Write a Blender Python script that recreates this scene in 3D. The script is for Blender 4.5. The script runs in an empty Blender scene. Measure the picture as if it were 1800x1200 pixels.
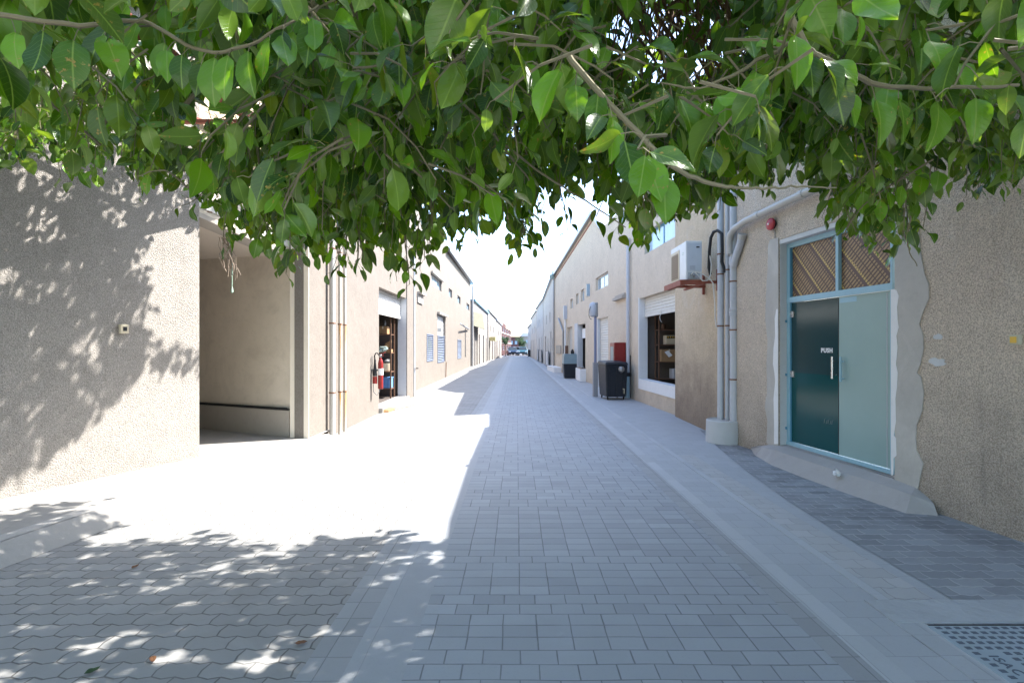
import bpy, math, random
import numpy as np
from mathutils import Vector, Matrix

# ------------------------------------------------------------------ camera, sky, sun, exposure
sc = bpy.context.scene
COL = sc.collection
EYE = 1.7
cam_d = bpy.data.cameras.new("camera")
cam = bpy.data.objects.new("camera", cam_d); COL.objects.link(cam)
cam_d.lens = 18.0; cam_d.sensor_width = 36.0
cam_d.shift_x = -8 / 1800; cam_d.shift_y = 8 / 1800
cam_d.clip_start = 0.05; cam_d.clip_end = 3000
cam.location = (0, 0, EYE); cam.rotation_euler = (math.radians(90), 0, 0)
sc.camera = cam

SUN_EL = math.radians(48.4)
SUN_AZ = math.radians(20)            # from +X towards +Y
sun_dir = Vector((math.cos(SUN_EL) * math.cos(SUN_AZ), math.cos(SUN_EL) * math.sin(SUN_AZ), math.sin(SUN_EL)))
world = bpy.data.worlds.new("World"); sc.world = world; world.use_nodes = True
wn = world.node_tree; wn.nodes.clear()
sky = wn.nodes.new("ShaderNodeTexSky"); sky.sky_type = 'NISHITA'; sky.sun_disc = False
sky.sun_elevation = SUN_EL; sky.sun_rotation = math.radians(90) - SUN_AZ
sky.dust_density = 1.2; sky.air_density = 1.0; sky.ozone_density = 1.2
bg = wn.nodes.new("ShaderNodeBackground"); bg.inputs[1].default_value = 0.15
wo = wn.nodes.new("ShaderNodeOutputWorld")
wn.links.new(sky.outputs[0], bg.inputs[0]); wn.links.new(bg.outputs[0], wo.inputs[0])
sl = bpy.data.lights.new("sun", 'SUN'); sl.energy = 3.5; sl.angle = math.radians(0.5); sl.color = (1.0, 0.96, 0.90)
so = bpy.data.objects.new("sun", sl); COL.objects.link(so)
so.rotation_euler = sun_dir.to_track_quat('Z', 'Y').to_euler(); so.location = (20, 8, 30)
sc.view_settings.view_transform = 'Standard'; sc.view_settings.look = 'None'
sc.view_settings.exposure = 2.35; sc.view_settings.gamma = 1.0
sc.cycles.max_bounces = 8; sc.cycles.transparent_max_bounces = 8

# ------------------------------------------------------------------ node helper
class NT:
    def __init__(s, name):
        s.mat = bpy.data.materials.new(name); s.mat.use_nodes = True
        s.t = s.mat.node_tree; s.t.nodes.clear()
        s.out = s.t.nodes.new("ShaderNodeOutputMaterial")
        s.bsdf = s.t.nodes.new("ShaderNodeBsdfPrincipled")
        s.link(s.bsdf.outputs[0], s.out.inputs[0]); s._pos = None
    def link(s, a, b): s.t.links.new(a, b)
    def put(s, sock, v):
        if isinstance(v, (int, float)): sock.default_value = v
        elif isinstance(v, (tuple, list)):
            sock.default_value = tuple(v) + ((1,) if len(v) == 3 and len(sock.default_value) == 4 else ())
        else: s.link(v, sock)
    @property
    def pos(s):
        if s._pos is None:
            g = s.t.nodes.new("ShaderNodeNewGeometry"); s._g = g; s._pos = g.outputs["Position"]
        return s._pos
    def xyz(s, v=None):
        n = s.t.nodes.new("ShaderNodeSeparateXYZ"); s.link(v or s.pos, n.inputs[0]); return n.outputs
    def comb(s, x=0, y=0, z=0):
        n = s.t.nodes.new("ShaderNodeCombineXYZ")
        for i, v in enumerate((x, y, z)): s.put(n.inputs[i], v)
        return n.outputs[0]
    def m(s, op, a, b=0.0, c=0.0, clamp=False):
        n = s.t.nodes.new("ShaderNodeMath"); n.operation = op; n.use_clamp = clamp
        s.put(n.inputs[0], a); s.put(n.inputs[1], b); s.put(n.inputs[2], c); return n.outputs[0]
    def vscale(s, v, sx, sy, sz):
        n = s.t.nodes.new("ShaderNodeMapping"); s.link(v, n.inputs[0]); n.inputs["Scale"].default_value = (sx, sy, sz); return n.outputs[0]
    def noise(s, scale, detail=3, rough=.55, vec=None, dist=0.0):
        n = s.t.nodes.new("ShaderNodeTexNoise"); s.link(vec or s.pos, n.inputs["Vector"])
        n.inputs["Scale"].default_value = scale; n.inputs["Detail"].default_value = detail
        n.inputs["Roughness"].default_value = rough; n.inputs["Distortion"].default_value = dist; return n.outputs[0]
    def voro(s, scale, vec=None, feature='F1'):
        n = s.t.nodes.new("ShaderNodeTexVoronoi"); n.feature = feature; s.link(vec or s.pos, n.inputs["Vector"])
        n.inputs["Scale"].default_value = scale; return n.outputs[0]
    def white(s, vec):
        n = s.t.nodes.new("ShaderNodeTexWhiteNoise"); n.noise_dimensions = '3D'; s.link(vec, n.inputs[0]); return n.outputs[0]
    def step(s, v, a, b):
        n = s.t.nodes.new("ShaderNodeMapRange"); n.interpolation_type = 'SMOOTHSTEP'; s.put(n.inputs[0], v)
        s.put(n.inputs[1], a); s.put(n.inputs[2], b); return n.outputs[0]
    def lerp(s, v, a, b):
        n = s.t.nodes.new("ShaderNodeMapRange"); s.put(n.inputs[0], v); n.inputs[3].default_value = a; n.inputs[4].default_value = b; return n.outputs[0]
    def mix(s, f, a, b, mode='MIX'):
        n = s.t.nodes.new("ShaderNodeMix"); n.data_type = 'RGBA'; n.blend_type = mode
        s.put(n.inputs[0], f); s.put(n.inputs[6], a); s.put(n.inputs[7], b); return n.outputs[2]
    def bump(s, h, strength=.5, dist=.01, prev=None):
        n = s.t.nodes.new("ShaderNodeBump"); n.inputs["Strength"].default_value = strength; n.inputs["Distance"].default_value = dist
        s.link(h, n.inputs["Height"])
        if prev is not None: s.link(prev, n.inputs["Normal"])
        return n.outputs[0]
    def fin(s, col, rough=.8, spec=.3, metal=0.0, normal=None):
        s.put(s.bsdf.inputs["Base Color"], col); s.put(s.bsdf.inputs["Roughness"], rough)
        s.bsdf.inputs["Specular IOR Level"].default_value = spec; s.put(s.bsdf.inputs["Metallic"], metal)
        if normal is not None: s.link(normal, s.bsdf.inputs["Normal"])
        return s.mat

def mul(c, k): return tuple(min(1, x * k) for x in c)

def stucco(name, c, grime=.35, grain=55, strength=.9, dist=.012, grime_c=(.16, .13, .11), top=1.6, grit_k=.58, white=0.0):
    n = NT(name)
    big = n.noise(.9, 4, .6); mid = n.noise(5, 4, .65); g1 = n.voro(grain); g2 = n.noise(grain * 1.7, 3, .7)
    col = n.mix(big, mul(c, .86), mul(c, 1.12))
    col = n.mix(n.m('MULTIPLY', n.step(mid, .45, .75), .35), col, mul(c, .74))
    z = n.xyz()[2]
    zz = n.m('ADD', z, n.m('MULTIPLY', n.m('SUBTRACT', n.noise(1.6, 5, .7), .5), 2.4))
    gr = n.m('MULTIPLY', n.step(zz, top, -.2), grime)
    streak = n.noise(1, 4, .6, vec=n.vscale(n.pos, 6, 6, .5))
    gr = n.m('ADD', gr, n.m('MULTIPLY', n.step(streak, .58, .8), grime * .5), clamp=True)
    col = n.mix(gr, col, grime_c)
    if white: col = n.mix(n.m('MULTIPLY', n.step(n.noise(1.7, 6, .75, dist=1.0), .50, .66), n.m('MULTIPLY', n.step(z, 1.6, 3.0), white)), col, (.80, .76, .70))
    grit = n.m('ADD', n.m('MULTIPLY', g2, .7), n.m('MULTIPLY', g1, -.55))
    col = n.mix(n.step(g2, .36, .62), n.mix(1.0, col, (grit_k, grit_k * .985, grit_k * .97), 'MULTIPLY'), col)
    nb = n.bump(grit, strength, dist)
    nb = n.bump(n.noise(2.2, 3), .35, .05, nb)
    return n.fin(col, .92, .15, 0, nb)

def plaster(name, c, var=.12, bumpy=.25, rough=.85, stain=None):
    n = NT(name)
    col = n.mix(n.noise(2.0, 5, .65), mul(c, 1 - var), mul(c, 1 + var))
    col = n.mix(n.m('MULTIPLY', n.step(n.noise(9, 4, .7), .5, .75), .25), col, mul(c, .7))
    if stain: col = n.mix(n.m('MULTIPLY', n.step(n.noise(1.3, 5, .7, dist=1.2), .48, .72), .6), col, stain)
    nb = n.bump(n.noise(38, 4, .6), bumpy, .006); nb = n.bump(n.noise(4, 2), bumpy, .03, nb)
    return n.fin(col, rough, .25, 0, nb)

def paint(name, c, rough=.45, metal=0.0, wear=None, spec=.4):
    n = NT(name)
    col = n.mix(n.noise(7, 4, .6), mul(c, .9), mul(c, 1.08))
    if wear: col = n.mix(n.step(n.noise(16, 5, .75, dist=.6), .56, .68), col, wear)
    return n.fin(col, n.lerp(n.noise(12, 3), rough * .8, min(1, rough * 1.25)), spec, metal, n.bump(n.noise(60, 2), .08, .003))

def metal(name, c, rough=.35, wear=None):
    n = NT(name); col = n.mix(n.noise(10, 4, .6), mul(c, .85), mul(c, 1.1))
    if wear: col = n.mix(n.step(n.noise(14, 5, .75, dist=.5), .55, .66), col, wear)
    return n.fin(col, n.lerp(n.noise(25, 3), rough * .7, rough * 1.4), .5, .85, n.bump(n.noise(90, 2), .06, .002))

def pavers(name, c, w, l, rnd_off=1.0, wavy=0.0, joint=.0035, jdark=.32, var=.10, stain=None, lvl=.5, jc=None, swap=False):
    n = NT(name)
    x, y, z = n.xyz()
    if swap: x, y = y, x
    wob = n.noise(1.1, 2)
    x2 = n.m('ADD', x, n.m('MULTIPLY', n.m('SUBTRACT', n.noise(3, 2), .5), .012)); y2 = n.m('ADD', y, n.m('MULTIPLY', n.m('SUBTRACT', wob, .5), .035))
    if wavy:
        tri = n.m('PINGPONG', n.m('ADD', x, 50.0), w * .25)
        y2 = n.m('ADD', y2, n.m('MULTIPLY', n.m('SUBTRACT', tri, w * .125), wavy))
        tri2 = n.m('PINGPONG', n.m('ADD', y, 50.0), l * .5)
        x2 = n.m('ADD', x2, n.m('MULTIPLY', tri2, wavy * .6))
    ry = n.m('DIVIDE', n.m('ADD', y2, 50.0), l); row = n.m('FLOOR', ry); fy = n.m('FRACT', ry)
    if rnd_off == 'half': off = n.m('MULTIPLY', n.m('MODULO', row, 2.0), w * .5)
    else: off = n.m('MULTIPLY', n.m('GREATER_THAN', n.white(n.comb(row, 3.3, 0)), 1 - rnd_off), n.m('MULTIPLY', n.m('ROUND', n.m('MULTIPLY', n.white(n.comb(row, 7.7, 0)), 2.0)), w * .5))
    rx = n.m('DIVIDE', n.m('ADD', n.m('ADD', x2, 50.0), off), w); colx = n.m('FLOOR', rx); fx = n.m('FRACT', rx)
    ddx = n.m('MULTIPLY', n.m('MINIMUM', fx, n.m('SUBTRACT', 1.0, fx)), w)
    ddy = n.m('MULTIPLY', n.m('MINIMUM', fy, n.m('SUBTRACT', 1.0, fy)), l)
    rj = n.noise(4.5, 3, .7)
    jw = n.m('MULTIPLY', n.lerp(rj, .1, 1.9), joint)
    d = n.m('MINIMUM', ddx, ddy)
    mort = n.m('SUBTRACT', 1.0, n.step(d, n.m('MULTIPLY', jw, .35), jw))
    cell = n.white(n.comb(colx, row, 1.5)); cell2 = n.white(n.comb(row, colx, 8.5))
    big = n.noise(.7, 5, .65)
    col = n.mix(big, mul(c, .88), mul(c, 1.1))
    col = n.mix(n.m('MULTIPLY', cell, .8), col, n.mix(cell2, mul(c, 1 - var * 1.6), mul(c, 1 + var)))
    col = n.mix(n.m('MULTIPLY', n.step(n.noise(60, 4, .7), .5, .8), .3), col, mul(c, .7))
    if stain: col = n.mix(n.m('MULTIPLY', n.step(n.noise(.9, 5, .7, dist=.8), .46, .7), .75), col, stain)
    col = n.mix(n.m('MULTIPLY', n.step(n.noise(1.7, 6, .75, dist=1.5), .6, .78), .18), col, mul(c, 1.5))
    jcol = jc or mul(c, .35)
    col = n.mix(n.m('MULTIPLY', mort, n.lerp(n.noise(2.1, 3), jdark * .4, min(1, jdark * 2.0))), col, jcol)
    h = n.m('ADD', n.m('MULTIPLY', mort, -1.0), n.m('MULTIPLY', cell, lvl))
    nb = n.bump(h, .5, .006); nb = n.bump(n.noise(120, 3, .7), .25, .003, nb); nb = n.bump(n.noise(3, 3), .3, .02, nb)
    return n.fin(col, n.lerp(n.noise(5, 3), .55, .85), .35, 0, nb)

# ------------------------------------------------------------------ materials
M = {}
ROADC = (.335, .35, .37)
M['road'] = pavers('road_pavers', ROADC, .205, .128, .62, jdark=.95, joint=.0052, var=.13, lvl=.7, stain=(.315, .325, .34))
M['strip'] = pavers('strip_slabs', (.35, .36, .375), .33, .9, 0, joint=.002, jdark=.25, var=.04)
M['border'] = pavers('border_pavers', (.32, .325, .33), .24, .2, 0, joint=.004, jdark=.45)
M['wavy'] = pavers('wavy_pavers', (.30, .295, .285), .24, .125, 'half', wavy=.30, joint=.0065, jdark=.75, var=.14, jc=(.05, .045, .04), stain=(.24, .235, .225))
M['side'] = pavers('side_pavers', (.39, .40, .415), .24, .2, 'half', joint=.003, jdark=.3, var=.06)
M['side_light'] = pavers('side_light_pavers', (.42, .415, .41), .24, .16, 'half', wavy=.25, joint=.004, jdark=.5, jc=(.18, .17, .16))
M['side_dark'] = pavers('side_dark_pavers', (.265, .275, .29), .24, .125, 'half', wavy=.25, joint=.008, jdark=.8, jc=(.42, .42, .42), stain=(.15, .15, .16), var=.3)
M['kerb'] = pavers('kerb_stones', (.43, .44, .45), .3, .5, 0, joint=.003, jdark=.35, swap=False)
M['ground'] = plaster('ground_dust', (.36, .33, .29), .15, .3)
M['apron'] = plaster('apron_concrete', (.33, .315, .295), .08, .3)
M['apron_strip'] = plaster('apron_strip_concrete', (.42, .40, .38), .1, .5)
M['ramp'] = plaster('ramp_concrete', (.37, .35, .335), .12, .35, stain=(.44, .42, .41))
M['speckle'] = plaster('speckled_concrete', (.40, .41, .42), .2, .9)
M['st_l1'] = stucco('rough_stucco_left', (.42, .39, .357), .12, 66, 1.0, .015, top=.6, grit_k=.5)
M['st_l2'] = stucco('fine_stucco_left', (.25, .222, .195), .06, 85, .5, .006, top=.3)
M['st_l3'] = stucco('stucco_cream', (.265, .237, .208), .06, 60, .35, .006, top=.3)
M['st_r1'] = stucco('rough_stucco_right', (.78, .665, .545), .5, 46, 1.0, .026, grime_c=(.29, .245, .21), top=1.6, grit_k=.55, white=.35)
M['st_r1b'] = stucco('stained_stucco_right', (.77, .63, .45), .85, 55, .9, .018, grime_c=(.27, .205, .165), top=2.5, grit_k=.5, white=.3)
M['st_r2'] = stucco('stucco_beige_right', (.80, .68, .54), .35, 60, .7, .011, grime_c=(.34, .285, .25), top=1.0)
M['st_far'] = stucco('stucco_far', (.34, .315, .29), .08, 30, .4, .01)
M['st_far_r'] = stucco('stucco_far_right', (.66, .62, .57), .12, 30, .4, .01)
M['st_far2'] = stucco('stucco_far_grey', (.60, .585, .57), .1, 30, .4, .01)
M['cement'] = plaster('smooth_cement', (.44, .42, .39), .16, .6, stain=(.56, .54, .50))
M['cement_in'] = plaster('garage_plaster', (.68, .60, .50), .14, .25, stain=(.52, .45, .37))
M['cement_lt'] = plaster('pale_plaster', (.40, .36, .315), .06, .2)
M['ceil'] = plaster('ceiling_plaster', (.68, .60, .52), .05, .15)
M['white_paint'] = plaster('white_wall_paint', (.74, .74, .74), .05, .2)
M['jamb'] = plaster('jamb_paint', (.56, .57, .58), .06, .2)
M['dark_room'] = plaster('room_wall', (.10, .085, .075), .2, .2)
M['shutter'] = paint('shutter_enamel', (.66, .64, .59), .5, wear=(.5, .46, .4))
M['louvre_blue'] = paint('grey_blue_enamel', (.17, .20, .27), .5)
M['white_metal'] = paint('white_enamel', (.72, .73, .73), .4)
M['pvc'] = paint('grey_pvc', (.47, .49, .53), .4, wear=(.40, .41, .44))
M['pvc_lt'] = paint('pale_pvc', (.46, .445, .42), .4, wear=(.52, .50, .48))
M['pipe_rust'] = paint('cream_pipe_rust', (.66, .63, .57), .5, wear=(.50, .30, .12))
n = NT('rust_streaked_pipe')
stz = n.noise(1, 5, .7, vec=n.vscale(n.pos, 30, 30, 1.6)); zz = n.xyz()[2]
mk = n.m('MULTIPLY', n.step(stz, .42, .6), n.m('ADD', n.m('MULTIPLY', n.m('MULTIPLY', n.m('LESS_THAN', zz, 2.12), n.step(zz, 1.2, 2.1)), 1.0), n.m('MULTIPLY', n.m('LESS_THAN', zz, .83), n.step(zz, -.1, .8))), clamp=True)
cc = n.mix(mk, (.50, .47, .42), (.50, .27, .08))
M['pipe_rust'] = n.fin(cc, .5, .3)
M['rust'] = paint('rust', (.19, .085, .045), .8, wear=(.10, .05, .03))
M['redoxide'] = paint('red_oxide_paint', (.27, .075, .045), .6, wear=(.16, .06, .04))
M['black'] = paint('black_rubber', (.018, .019, .022), .55)
M['binblack'] = paint('bin_plastic', (.012, .016, .024), .42, wear=(.03, .035, .045))
M['bingreen'] = paint('pale_container', (.22, .30, .33), .35)
M['red'] = paint('red_enamel', (.24, .022, .02), .35)
M['redbell'] = paint('red_bell_paint', (.40, .035, .05), .3)
M['blue'] = paint('light_blue_paint', (.30, .50, .60), .35, wear=(.27, .46, .56))
M['blue_d'] = paint('mid_blue_paint', (.09, .27, .40), .4)
M['steel'] = metal('steel', (.62, .62, .63), .25)
M['dull'] = metal('dull_steel', (.30, .31, .32), .45, wear=(.2, .13, .09))
M['cord'] = paint('cream_cable', (.62, .60, .55), .5)
M['gcord'] = paint('green_cord', (.35, .52, .42), .5)
M['card'] = paint('cardboard', (.33, .20, .10), .85)
M['cream'] = paint('cream_plastic', (.60, .52, .38), .5)
M['bluebox'] = paint('blue_plastic', (.12, .26, .52), .45)
M['paper'] = paint('white_paper', (.78, .79, .80), .7)
M['wood'] = paint('brown_wood', (.14, .075, .045), .7)
M['plastic_clear'] = paint('pale_green_plastic', (.50, .60, .54), .3)
M['yellow'] = paint('amber_plastic', (.75, .48, .08), .3)
M['swbody'] = paint('ivory_plastic', (.55, .52, .40), .45)
M['roofm'] = metal('roof_sheet', (.45, .47, .50), .4)
M['brick'] = plaster('red_brick_far', (.075, .033, .032), .3, .4)
M['brick2'] = plaster('pink_wall_far', (.11, .06, .06), .25, .3)
M['bark'] = plaster('bark', (.20, .15, .11), .25, .9)
M['twig'] = plaster('twig_bark', (.22, .19, .12), .2, .4)
M['root'] = plaster('aerial_root_bark', (.24, .13, .08), .25, .5)
M['dry'] = plaster('dry_stems', (.30, .24, .19), .2, .4)
M['tyre'] = paint('tyre', (.02, .02, .02), .8)
M['plate'] = paint('cast_plate', (.33, .39, .43), .45)
M['pad'] = paint('cast_pads', (.10, .12, .15), .6)
M['seam'] = paint('dark_gap', (.03, .03, .032), .9)

def glassm(name, c, rough=.06, spec=.6):
    n = NT(name); col = n.mix(n.noise(1.3, 3), mul(c, .75), mul(c, 1.25)); return n.fin(col, rough, spec)
M['pane'] = glassm('window_glass', (.26, .36, .44))
M['pane_b'] = glassm('bluish_window_glass', (.40, .55, .66), .12)
M['carglass'] = glassm('car_glass', (.02, .03, .04), .35, .3)
M['door_dark'] = None
n = NT('dark_door_glass')
z = n.xyz()[2]
colr = n.mix(n.m('GREATER_THAN', z, 1.31), (.006, .070, .074), (.020, .056, .062))
M['door_dark'] = n.fin(colr, .14, .3, 0, n.bump(n.noise(1.2, 2), .1, .01))
n = NT('painted_reflection_glass')
nz = n.noise(3, 4, .6)
M['door_pale'] = n.fin(n.mix(nz, (.235, .36, .355), (.29, .42, .41)), .28, .5, 0, n.bump(n.noise(200, 2), .05, .002))  # pale teal base colour stands in for the sunlit wall reflected in the glass
# lattice behind the transom glass
n = NT('lattice_screen')
x, y, z = n.xyz()
t = n.m('MULTIPLY', y, -1.009)
a = n.m('ADD', n.m('MULTIPLY', t, .76), n.m('MULTIPLY', z, .65)); b = n.m('SUBTRACT', n.m('MULTIPLY', z, .76), n.m('MULTIPLY', t, .65))
fa = n.m('FRACT', n.m('DIVIDE', n.m('ADD', b, 20.0), .046)); fb = n.m('FRACT', n.m('DIVIDE', n.m('ADD', a, 20.0), .10))
slat = n.m('GREATER_THAN', fa, .45)
bar = n.m('LESS_THAN', fb, .12)
fc = n.m('FRACT', n.m('DIVIDE', n.m('ADD', a, 20.0), .31))
wide = n.m('LESS_THAN', fc, .14)
dots = n.m('MULTIPLY', n.m('MULTIPLY', n.m('GREATER_THAN', fc, .15), n.m('LESS_THAN', fc, .24)), n.m('GREATER_THAN', n.m('FRACT', n.m('DIVIDE', n.m('ADD', b, 20.0), .042)), .35))
cl = n.mix(slat, (.065, .033, .026), (.34, .23, .115))
cl = n.mix(bar, cl, (.07, .04, .035)); cl = n.mix(wide, cl, (.085, .05, .05)); cl = n.mix(dots, cl, (.60, .44, .13))
cl = n.mix(n.m('MULTIPLY', n.noise(5, 3), .35), cl, (.12, .08, .06))
M['lattice'] = n.fin(cl, .35, .5)

# leaf material
def leaf_mat(name):
    n = NT(name)
    uv = n.t.nodes.new("ShaderNodeUVMap"); uv.uv_map = "leafuv"; sep = n.t.nodes.new("ShaderNodeSeparateXYZ"); n.link(uv.outputs[0], sep.inputs[0])
    u, v = sep.outputs[0], sep.outputs[1]
    at = n.t.nodes.new("ShaderNodeAttribute"); at.attribute_name = "leaf_rnd"
    rs = n.t.nodes.new("ShaderNodeSeparateXYZ"); n.link(at.outputs["Vector"], rs.inputs[0]); r1, r2, r3 = rs.outputs
    g = n.t.nodes.new("ShaderNodeNewGeometry"); back = g.outputs["Backfacing"]
    au = n.m('ABSOLUTE', n.m('SUBTRACT', u, .5))
    c = n.mix(r1, (.014, .052, .004), (.135, .31, .012))
    c = n.mix(n.m('GREATER_THAN', r2, .95), c, (.16, .24, .015))
    c = n.mix(n.m('MULTIPLY', n.m('LESS_THAN', r2, .22), .6), c, (.050, .085, .045))
    cb = n.mix(r1, (.070, .135, .022), (.155, .275, .034))
    c = n.mix(back, c, cb)
    vein = n.m('FRACT', n.m('MULTIPLY', n.m('ADD', v, n.m('MULTIPLY', au, -.55)), 9.0))
    vm = n.m('MULTIPLY', n.m('SUBTRACT', 1.0, n.step(n.m('ABSOLUTE', n.m('SUBTRACT', vein, .5)), .0, .12)), .28)
    c = n.mix(vm, c, (.13, .24, .04))
    c = n.mix(n.m('MULTIPLY', n.m('SUBTRACT', 1.0, n.step(au, .008, .035)), .75), c, (.22, .34, .07))
    spot = n.m('MULTIPLY', n.step(n.noise(45, 3, .7), .60, .68), n.m('GREATER_THAN', r3, .72))
    c = n.mix(spot, c, (.30, .22, .06))
    dust = n.m('MULTIPLY', n.step(n.noise(120, 3, .7), .5, .75), .15)
    c = n.mix(dust, c, (.13, .17, .10))
    hb = n.m('ADD', n.m('MULTIPLY', vm, -1.0), n.m('MULTIPLY', n.noise(60, 2), .5))
    n.fin(c, n.lerp(r3, .20, .42), .5, 0, n.bump(hb, .3, .004))
    tr = n.t.nodes.new("ShaderNodeBsdfTranslucent"); n.link(n.mix(1.0, c, (2.4, 2.1, .5), 'MULTIPLY'), tr.inputs[0])
    ms = n.t.nodes.new("ShaderNodeMixShader"); ms.inputs[0].default_value = .24
    n.link(n.bsdf.outputs[0], ms.inputs[1]); n.link(tr.outputs[0], ms.inputs[2]); n.link(ms.outputs[0], n.out.inputs[0])
    return n.mat
M['leaf'] = leaf_mat('ficus_leaf')

# ------------------------------------------------------------------ mesh helpers
class MB:
    def __init__(s): s.v = []; s.f = []
    def face(s, pts):
        i = len(s.v); s.v += [tuple(p) for p in pts]; s.f.append(tuple(range(i, i + len(pts)))); return s
    def hexa(s, b, t):
        """b, t: four points each, same order (bottom ring, top ring)"""
        i = len(s.v); s.v += [tuple(p) for p in b] + [tuple(p) for p in t]
        s.f += [(i + 3, i + 2, i + 1, i), (i + 4, i + 5, i + 6, i + 7)] + [(i + k, i + (k + 1) % 4, i + 4 + (k + 1) % 4, i + 4 + k) for k in range(4)]
        return s
    def box(s, x0, x1, y0, y1, z0, z1):
        return s.hexa([(x0, y0, z0), (x1, y0, z0), (x1, y1, z0), (x0, y1, z0)], [(x0, y0, z1), (x1, y0, z1), (x1, y1, z1), (x0, y1, z1)])
    def tube(s, path, r, seg=10, cap=True):
        P = [Vector(p) for p in path]; rs = r if isinstance(r, (list, tuple)) else [r] * len(P)
        base = len(s.v); prev = None
        for i, p in enumerate(P):
            d = (P[min(i + 1, len(P) - 1)] - P[max(i - 1, 0)]).normalized()
            if prev is None:
                a = Vector((0, 0, 1)) if abs(d.z) < .9 else Vector((1, 0, 0))
                x = d.cross(a).normalized()
            else:
                x = (prev - d * prev.dot(d)); x = x.normalized() if x.length > 1e-6 else d.orthogonal().normalized()
            prev = x; y = d.cross(x)
            for k in range(seg):
                an = 2 * math.pi * k / seg; s.v.append(tuple(p + (x * math.cos(an) + y * math.sin(an)) * rs[i]))
        for i in range(len(P) - 1):
            for k in range(seg):
                a = base + i * seg + k; b = base + i * seg + (k + 1) % seg
                s.f.append((a, b, b + seg, a + seg))
        if cap:
            s.f.append(tuple(base + k for k in reversed(range(seg)))); e = base + (len(P) - 1) * seg
            s.f.append(tuple(e + k for k in range(seg)))
        return s
    def lathe(s, c, prof, axis=(0, 0, 1), seg=24):
        """prof: (radius, height) pairs along axis from c"""
        ax = Vector(axis).normalized(); x = ax.orthogonal().normalized(); y = ax.cross(x); base = len(s.v); c = Vector(c)
        for (r, h) in prof:
            for k in range(seg):
                an = 2 * math.pi * k / seg; s.v.append(tuple(c + ax * h + (x * math.cos(an) + y * math.sin(an)) * r))
        for i in range(len(prof) - 1):
            for k in range(seg):
                a = base + i * seg + k; b = base + i * seg + (k + 1) % seg; s.f.append((a, b, b + seg, a + seg))
        s.f.append(tuple(base + k for k in reversed(range(seg)))); e = base + (len(prof) - 1) * seg; s.f.append(tuple(e + k for k in range(seg)))
        return s
    def prism(s, pts, vec):
        i = len(s.v); n = len(pts); vec = Vector(vec)
        s.v += [tuple(p) for p in pts] + [tuple(Vector(p) + vec) for p in pts]
        s.f += [tuple(i + k for k in reversed(range(n))), tuple(i + n + k for k in range(n))] + [(i + k, i + (k + 1) % n, i + n + (k + 1) % n, i + n + k) for k in range(n)]
        return s

ORG = {}
def tag(o, label=None, cat=None, group=None, kind=None):
    if label: o["label"] = label
    if cat: o["category"] = cat
    if group: o["group"] = group
    if kind: o["kind"] = kind
    return o
def thing(name, loc, label, cat, group=None):
    o = bpy.data.objects.new(name, None); COL.objects.link(o); o.location = loc; o.empty_display_size = .2
    ORG[o.name] = Vector(loc); return tag(o, label, cat, group)
def obj(name, mb, mat, parent=None, bevel=0, smooth=False, loc=None, shade_angle=None):
    org = ORG[parent.name] if parent else Vector(loc or (0, 0, 0))
    me = bpy.data.meshes.new(name)
    me.from_pydata([(x - org.x, y - org.y, z - org.z) for x, y, z in mb.v], [], mb.f)
    mats = mat if isinstance(mat, list) else [mat]
    for m_ in mats: me.materials.append(M[m_] if isinstance(m_, str) else m_)
    if smooth:
        me.polygons.foreach_set('use_smooth', [True] * len(me.polygons))
        me.set_sharp_from_angle(angle=math.radians(40))
    me.update()
    o = bpy.data.objects.new(name, me); COL.objects.link(o)
    ORG[o.name] = org
    if parent: o.parent = parent
    else: o.location = org
    if bevel:
        b = o.modifiers.new('bevel', 'BEVEL'); b.width = bevel; b.segments = 2; b.limit_method = 'ANGLE'; b.angle_limit = math.radians(50)
    return o
def struct(name, mb, mat, smooth=False): return tag(obj(name, mb, mat, smooth=smooth), kind='structure')

class Wall:
    """vertical plane from p0 to p1; off > 0 is towards the alley"""
    def __init__(s, p0, p1, side):
        s.p0 = Vector((p0[0], p0[1])); p1 = Vector((p1[0], p1[1])); s.L = (p1 - s.p0).length; s.d = (p1 - s.p0) / s.L
        n = Vector((-s.d.y, s.d.x)); s.n = n if n.x * side > 0 else -n
    def P(s, t, off, z): q = s.p0 + s.d * t + s.n * off; return Vector((q.x, q.y, z))
    def t(s, u, off=0.0):
        k = (u - 908) / 900; q = s.p0 + s.n * off; return (k * q.y - q.x) / (s.d.x - k * s.d.y)
    def z(s, v, t, off=0.0): return EYE - (v - 608) / 900 * s.P(t, off, 0).y
    def box(s, mb, t0, t1, o0, o1, z0, z1):
        return mb.hexa([s.P(t0, o0, z0), s.P(t1, o0, z0), s.P(t1, o1, z0), s.P(t0, o1, z0)], [s.P(t0, o0, z1), s.P(t1, o0, z1), s.P(t1, o1, z1), s.P(t0, o1, z1)])

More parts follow.
